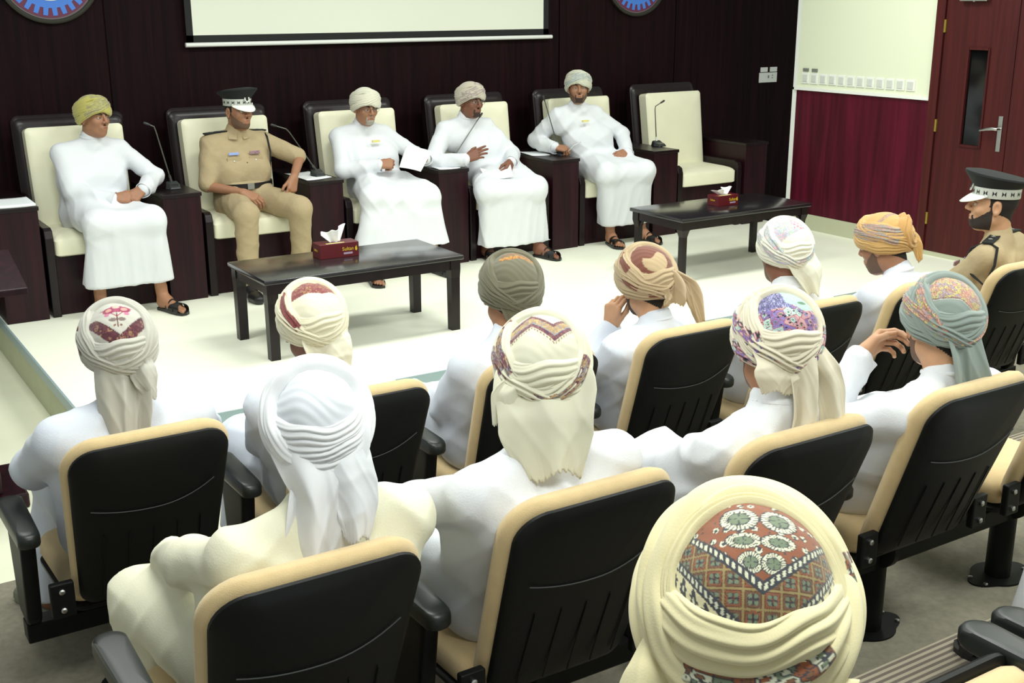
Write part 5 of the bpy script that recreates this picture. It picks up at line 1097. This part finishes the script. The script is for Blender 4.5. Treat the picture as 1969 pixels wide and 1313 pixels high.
person(dict(label='man in cream turban with maroon crown patch, second in the front row', floor=F1, pel=(1.11, -2.84), hs=1.05, seat=0.46, head=(1.060, -2.93, 0.868), hrot=(-6, 4, 0), seed=22, robe=M_ROBE2, skin=M_SKIND, stub=M_DKST, sw=0.195,
            turban=dict(R=RT, tilt=50, cover=96, crown=c_cream2, cw=0.5, bands=wraps((234, 228, 200), O([(150, 84, 84), (138, 72, 74)], (120, 60, 62), 2.6), [[], [(0.80, 1.25)], [], []], tilt=50)), tq=1.3,
            tails=[dict(path=[(0.01, -0.108, -0.01), (0.015, -0.122, -0.05), (0.018, -0.122, -0.10), (0.02, -0.118, -0.135)], w=[0.15, 0.155, 0.15, 0.12], c=flat((238, 234, 212)), folds=2.2, amp=0.008, seed=7, rag=0.006)]))
person(dict(label='man in olive turban with orange border, third in the front row', floor=F1, pel=(1.81, -2.84), hs=1.08, seat=0.46, head=(1.835, -2.93, 0.872), hrot=(-20, 6, 6), seed=23, robe=M_ROBE2, skin=M_SKIN, hair=True,
            turban=dict(R=RT, tilt=48, cover=96, crown=c_olive, cw=0.8, bands=wraps(OLV, O([(178, 118, 46), (150, 96, 50)], (120, 82, 50), 3), [[], [(0.35, 0.6)], [], []], tilt=48)), tq=1.3,
            tails=[dict(path=[(0.0, -0.092, 0.015), (0.0, -0.115, -0.045), (0.0, -0.105, -0.085)], w=[0.14, 0.12, 0.05], c=flat(OLV), folds=1.6, amp=0.005, seed=9)]))
person(dict(label='man in brown and tan turban holding a hand to his cheek', floor=F1, pel=(2.50, -2.84), hs=1.08, seat=0.46, head=(2.465, -2.93, 0.828), hrot=(-8, 8, -4), seed=24, robe=M_ROBE2, skin=M_SKINL, hair=True, hairm=M_HAIR, stub=M_DKST,
            L=dict(w=(2.405, -2.79, 0.62), d=(0.05, -0.12, 1.0), b=(-0.95, -0.2, 0.1), pose='grip', hint=(-0.8, 0.3, -1)),
            turban=dict(R=RT, tilt=46, cover=98, crown=c_brown, cw=0.8, bands=wraps((188, 166, 132), lambda u, v: flat((124, 76, 62))(u, v), [[], [(0.6, 1.05)], [(1.0, 1.25)], [(1.35, 1.6)]], tilt=46)), tq=1.3,
            tails=[dict(path=[(0.035, -0.105, 0.045), (0.045, -0.135, 0.0), (0.045, -0.135, -0.05), (0.04, -0.120, -0.075)], w=[0.03, 0.085, 0.105, 0.09], c=flat((190, 168, 134)), folds=2.4, amp=0.016, seed=4), dict(path=[(0.055, -0.100, 0.04), (0.115, -0.115, -0.01), (0.13, -0.12, -0.08), (0.14, -0.13, -0.16)], w=[0.02, 0.06, 0.075, 0.03], c=flat((182, 160, 128)), folds=1.5, amp=0.008, seed=6)]))
person(dict(label='man in white robe and pale turban with pastel pattern, fifth in the front row', floor=F1, pel=(3.20, -2.84), hs=1.05, seat=0.46, head=(3.21, -2.93, 0.860), hrot=(-18, 6, 4), seed=25, robe=M_ROBE, skin=M_SKIND, hair=False, stub=M_SKSTUB,
            turban=dict(R=RT, tilt=50, cover=96, crown=c_multi, cw=0.6, bands=wraps((232, 230, 212), P_PAST, [[(0.4, 1.0)], [(0.6, 1.5)], [(1.0, 1.9)], [(1.5, 1.9)]], tilt=50)), tq=1.2,
            tails=[dict(path=[(0.03, -0.108, -0.01), (0.04, -0.122, -0.04), (0.06, -0.122, -0.09), (0.085, -0.12, -0.15)], w=[0.15, 0.16, 0.13, 0.05], c=flat((228, 228, 210)), folds=2.0, amp=0.007, seed=12, rag=0.006)]))
person(dict(label='man in orange-tan turban looking down, sixth in the front row', floor=F1, pel=(3.86, -2.84), hs=1.05, seat=0.46, head=(3.84, -2.93, 0.829), hrot=(14, 18, 0), seed=26, robe=M_ROBE2, skin=M_SKIN, hair=True, stub=M_SKSTUB, facing=True,
            turban=dict(R=RT, tilt=26, cover=98, crown=c_tan, cw=0.8, bands=wraps((206, 166, 106), O([(170, 156, 150), (190, 150, 140), (150, 156, 150)], (160, 130, 110), 2.4), [[(0.2, 1.3)], [(0.8, 1.6)], [], []], tilt=28, extra=[(88, 20, 30, 16, 0.0, 0.035, 3, 0.5, band((196, 152, 92)))])), tq=1.3,
            tails=[dict(path=[(0.03, -0.118, 0.02), (0.04, -0.130, -0.03), (0.055, -0.120, -0.10)], w=[0.05, 0.10, 0.03], c=flat((204, 162, 100)), folds=1.8, amp=0.009, seed=13)]))
person(dict(label='uniformed officer in khaki shirt and black peaked cap, right end of the front row', floor=F1, pel=(4.57, -2.83), hs=1.04, seat=0.46, head=(4.61, -2.93, 0.940), face=18, hrot=(42, -2, 0), seed=27, uniform=True, shoes=True, cap=True, skin=M_SKINL, hair=True, stub=M_DKST, goatee=M_DKST, moust=M_STUB, facing=True))
# ---- audience, second row
person(dict(label='man in cream robe and all-white headwrap with long tail, second row left', floor=F2, pel=(0.46, -4.05), seat=0.46, head=(0.536, -4.20, 1.008), hrot=(-18, 4, 0), seed=31, robe=M_ROBEC, sw=0.20, girth=1.04, hair=False, res=0.009,
            L=dict(w=(0.34, -3.68, 0.55), d=(0.5, 0.8, -0.2), b=(0, 0, 1), hint=(-1, -0.5, -0.3)), kneeL=(0.27, -3.63, 0.40),
            turban=dict(R=(0.092, 0.110, 0.104), tilt=54, cover=96, crown=flat((226, 230, 238)), cw=0.9, bands=[(14, 0, 84, 18, 0.004, 0.014, 5, 0.5, band(WHT)), (30, -4, 90, 20, 0.006, 0.022, 7, 0.7, band(WHT)), (56, 3, 72, 13, 0.018, 0.020, 3, 0.3, band(WHT)), (50, -4, 82, 12, 0.012, 0.022, 4, -0.4, band(WHT))]), tq=1.6,
            tails=[dict(path=[(0.0, -0.092, 0.015), (0.0, -0.135, -0.07), (-0.005, -0.138, -0.15), (-0.01, -0.140, -0.22), (-0.015, -0.145, -0.29)], w=[0.22, 0.20, 0.13, 0.14, 0.12], c=flat(WHT), folds=2.4, amp=0.016, seed=14, rag=0.012),
                   dict(path=[(-0.04, -0.118, -0.10), (-0.05, -0.138, -0.20), (-0.055, -0.150, -0.30), (-0.06, -0.160, -0.37)], w=[0.05, 0.075, 0.085, 0.09], c=flat(WHT), folds=1.6, amp=0.012, seed=15, rag=0.01), dict(path=[(0.05, -0.118, -0.04), (0.065, -0.142, -0.12), (0.06, -0.150, -0.20)], w=[0.10, 0.11, 0.05], c=flat((232, 235, 240)), folds=1.6, amp=0.008, seed=16)]))
person(dict(label='man in white robe and cream turban with gold and maroon border, second row', floor=F2, pel=(1.12, -4.05), hs=1.08, seat=0.46, head=(1.122, -4.20, 1.030), hrot=(-30, 6, 0), seed=32, robe=M_ROBE, sw=0.20, girth=1.04, hair=False, res=0.009,
            L=dict(w=(0.90, -3.70, 0.57), d=(0.4, 0.85, -0.2), b=(0, 0, 1), hint=(-1, -0.6, -0.5)),
            turban=dict(R=RT, tilt=52, cover=96, crown=c_gold, cw=0.5, bands=wraps((230, 227, 204), P_GOLD, [[(0.6, 1.2)], [(0.72, 1.22)], [(1.45, 1.95)], [(1.15, 1.48)]], tilt=52)), tq=2.0,
            tails=[dict(path=[(0.0, -0.092, 0.015), (0.0, -0.130, -0.06), (0.0, -0.136, -0.12), (0.01, -0.142, -0.19)], w=[0.20, 0.245, 0.22, 0.14], c=flat((230, 228, 206)), folds=2.4, amp=0.010, seed=17, rag=0.010), dict(path=[(-0.055, -0.098, 0.02), (-0.085, -0.110, -0.015), (-0.09, -0.112, -0.075)], w=[0.05, 0.075, 0.05], c=flat((228, 226, 204)), folds=1.4, amp=0.006, seed=19, rag=0.008)]))
person(dict(label='man in cream turban with purple and teal patterned crown', floor=F2, pel=(1.84, -4.05), hs=1.10, seat=0.46, head=(1.875, -4.22, 0.985), hrot=(-24, 8, 6), seed=33, robe=M_ROBE, sw=0.20, girth=1.03, hair=True, stub=M_SKSTUB, skin=M_SKIN, res=0.0095,
            turban=dict(R=RT, tilt=58, cover=96, crown=c_purple, cw=0.6, bands=wraps((226, 218, 196), P_PURP, [[(0.5, 1.2)], [(1.12, 1.45)], [(1.55, 2.0)], [(1.0, 1.3)]], tilt=58, th=0.016)), tq=2.0,
            tails=[dict(path=[(0.03, -0.112, -0.01), (0.045, -0.130, -0.07), (0.05, -0.142, -0.15), (0.03, -0.150, -0.23)], w=[0.15, 0.10, 0.08, 0.06], c=flat((222, 214, 192)), folds=2.6, amp=0.014, seed=21, rag=0.008), dict(path=[(0.075, -0.100, 0.0), (0.115, -0.110, -0.07), (0.125, -0.120, -0.16), (0.12, -0.13, -0.21)], w=[0.05, 0.09, 0.075, 0.06], c=flat((224, 216, 192)), folds=1.8, amp=0.010, seed=22, rag=0.008), dict(path=[(-0.01, -0.116, -0.03), (-0.02, -0.128, -0.06), (-0.02, -0.120, -0.095)], w=[0.17, 0.17, 0.10], c=flat((226, 218, 196)), folds=1.5, amp=0.005, seed=23)]))
person(dict(label='man in grey-green paisley turban resting his fingers on his chin', floor=F2, pel=(2.54, -4.05), hs=1.06, seat=0.46, head=(2.545, -4.24, 0.950), hrot=(-18, 6, 4), seed=34, robe=M_ROBE, sw=0.20, girth=1.03, hair=True, skin=M_SKINL, res=0.0095, stub=M_SKSTUB,
            L=dict(w=(2.42, -4.06, 0.83), d=(0.80, 0.05, 0.30), b=(-0.1, 0.95, 0.2), pose='grip', hint=(-0.6, 0.5, -0.8), cuff=0.01),
            turban=dict(R=RT, tilt=56, cover=96, crown=c_teal, cw=0.5, bands=wraps(TEA, P_TEAL, [[(0.6, 1.2)], [(0.55, 1.45)], [(1.5, 1.9)], []], tilt=56)), tq=2.0,
            tails=[dict(path=[(0.0, -0.092, 0.015), (0.015, -0.130, -0.08), (0.035, -0.142, -0.17), (0.045, -0.155, -0.26)], w=[0.15, 0.12, 0.13, 0.05], c=flat((136, 148, 142)), folds=2.2, amp=0.012, seed=25)]))
# ---- nearest row
_P = P_BIG
person(dict(label='nearest man, pale yellow turban with rust and grey diamond pattern', floor=F3, pel=(0.52, -5.33), hs=1.10, seat=0.46, head=(0.514, -5.53, 1.187), hrot=(-40, 8, 0), seed=41, robe=M_ROBE, hair=False,
            turban=dict(R=(0.094, 0.110, 0.106), tilt=62, cover=96, crown=c_big, cw=0.35,
                        bands=[(10, 0, 84, 18, 0.004, 0.014, 4, 0.5, band(YLC)), (26, -6, 92, 17, 0.006, 0.020, 3, 0.5, band(YLC, P_BIG, -0.9, -0.2, [(1.25, 1.75)])), (56, 6, 62, 9, 0.004, 0.010, 5, 0.3, band((226, 216, 172))), (56, 7, 74, 14, 0.010, 0.020, 2, -0.4, band(YLC, P_BIG, -0.9, 1.0, [(1.80, 2.0), (0.0, 0.16)], (10, 2.2))), (44, -8, 92, 16, 0.012, 0.022, 2, 0.4, band(YLC)), (20, 4, 112, 12, 0.006, 0.020, 2, 0.3, band(YLC))]), tq=3.0,
            tails=[dict(path=[(-0.085, -0.085, -0.02), (-0.10, -0.10, -0.09), (-0.10, -0.11, -0.20)], w=[0.05, 0.09, 0.10], c=flat(YLC), folds=1.6, amp=0.010, seed=27, rag=0.01), dict(path=[(0.02, -0.118, -0.05), (0.02, -0.130, -0.12), (0.02, -0.135, -0.22)], w=[0.20, 0.18, 0.15], c=flat(YLC), folds=2.2, amp=0.010, seed=28)]))
person(dict(label='man in white robe at the bottom right corner, mostly out of frame', floor=F3, pel=(2.62, -5.18), seat=0.46, head=(2.62, -5.42, 1.22), hrot=(0, 0, 0), seed=42, robe=M_ROBE, hair=True, turban=stage_turban(WHT), kneeL=(2.50, -4.76, 0.53)))

# papers held on the stage and the pen
def sheet(P, lab, curl=0.02):
    n = 12; V = []; F = []; P = [np.array(p, float) for p in P]; nr = unit(np.cross(P[1]-P[0], P[3]-P[0]))
    for j in range(n):
        for i in range(n):
            u, v = i/(n-1), j/(n-1); q = (1-u)*(1-v)*P[0]+u*(1-v)*P[1]+u*v*P[2]+(1-u)*v*P[3]+nr*curl*math.sin(PI*u)*(0.6+0.4*v); V.append(q)
    for j in range(n-1):
        for i in range(n-1): a = j*n+i; F.append((a, a+1, a+n+1, a+n))
    o = MB().add(V, F).build('paper_sheet', M_PAPER, None, smooth=True); s = o.modifiers.new('s', 'SOLIDIFY'); s.thickness = 0.001; tag(o, lab, 'paper')
sheet([(3.395, 0.99, 0.765), (3.52, 0.90, 0.735), (3.66, 0.99, 0.86), (3.50, 1.08, 0.895)], 'white sheet held up by the man reading on the stage', 0.012)
sheet([(4.06, 0.93, 0.655), (4.27, 0.86, 0.645), (4.33, 1.00, 0.725), (4.10, 1.06, 0.70)], 'white sheet in the lap of the man in glasses', -0.03)
o = MB().tube([(5.00, 1.20, 0.742), (5.045, 1.185, 0.79), (5.10, 1.165, 0.815)], [0.001, 0.004, 0.004], 8).build('pen', M_STEEL, None, smooth=True); tag(o, 'slim pen in the hand of the man writing', 'pen')

for o in bpy.data.objects:                       # repeats share a group phrase
    if o.parent or 'label' not in o: continue
    g = {'auditorium_chair': 'auditorium chairs of the audience rows', 'armrest_stand': 'black armrests between the auditorium chairs', 'armchair': 'cream armchairs on the stage', 'side_console': 'dark side consoles between the armchairs', 'coffee_table': 'coffee tables on the stage',
         'gooseneck_microphone': 'gooseneck microphones on the consoles', 'tissue_box': 'tissue boxes on the coffee tables', 'paper_sheet': 'loose white papers on the stage', 'seat_beam': 'steel beams under the chair rows', 'wall_emblem': 'gear emblems on the back wall'}.get(o.name.split('.')[0])
    if o.name.startswith('person'): g = 'men seated on the stage' if o.location.y > 0 else 'men seated in the audience'
    if g: o['group'] = g
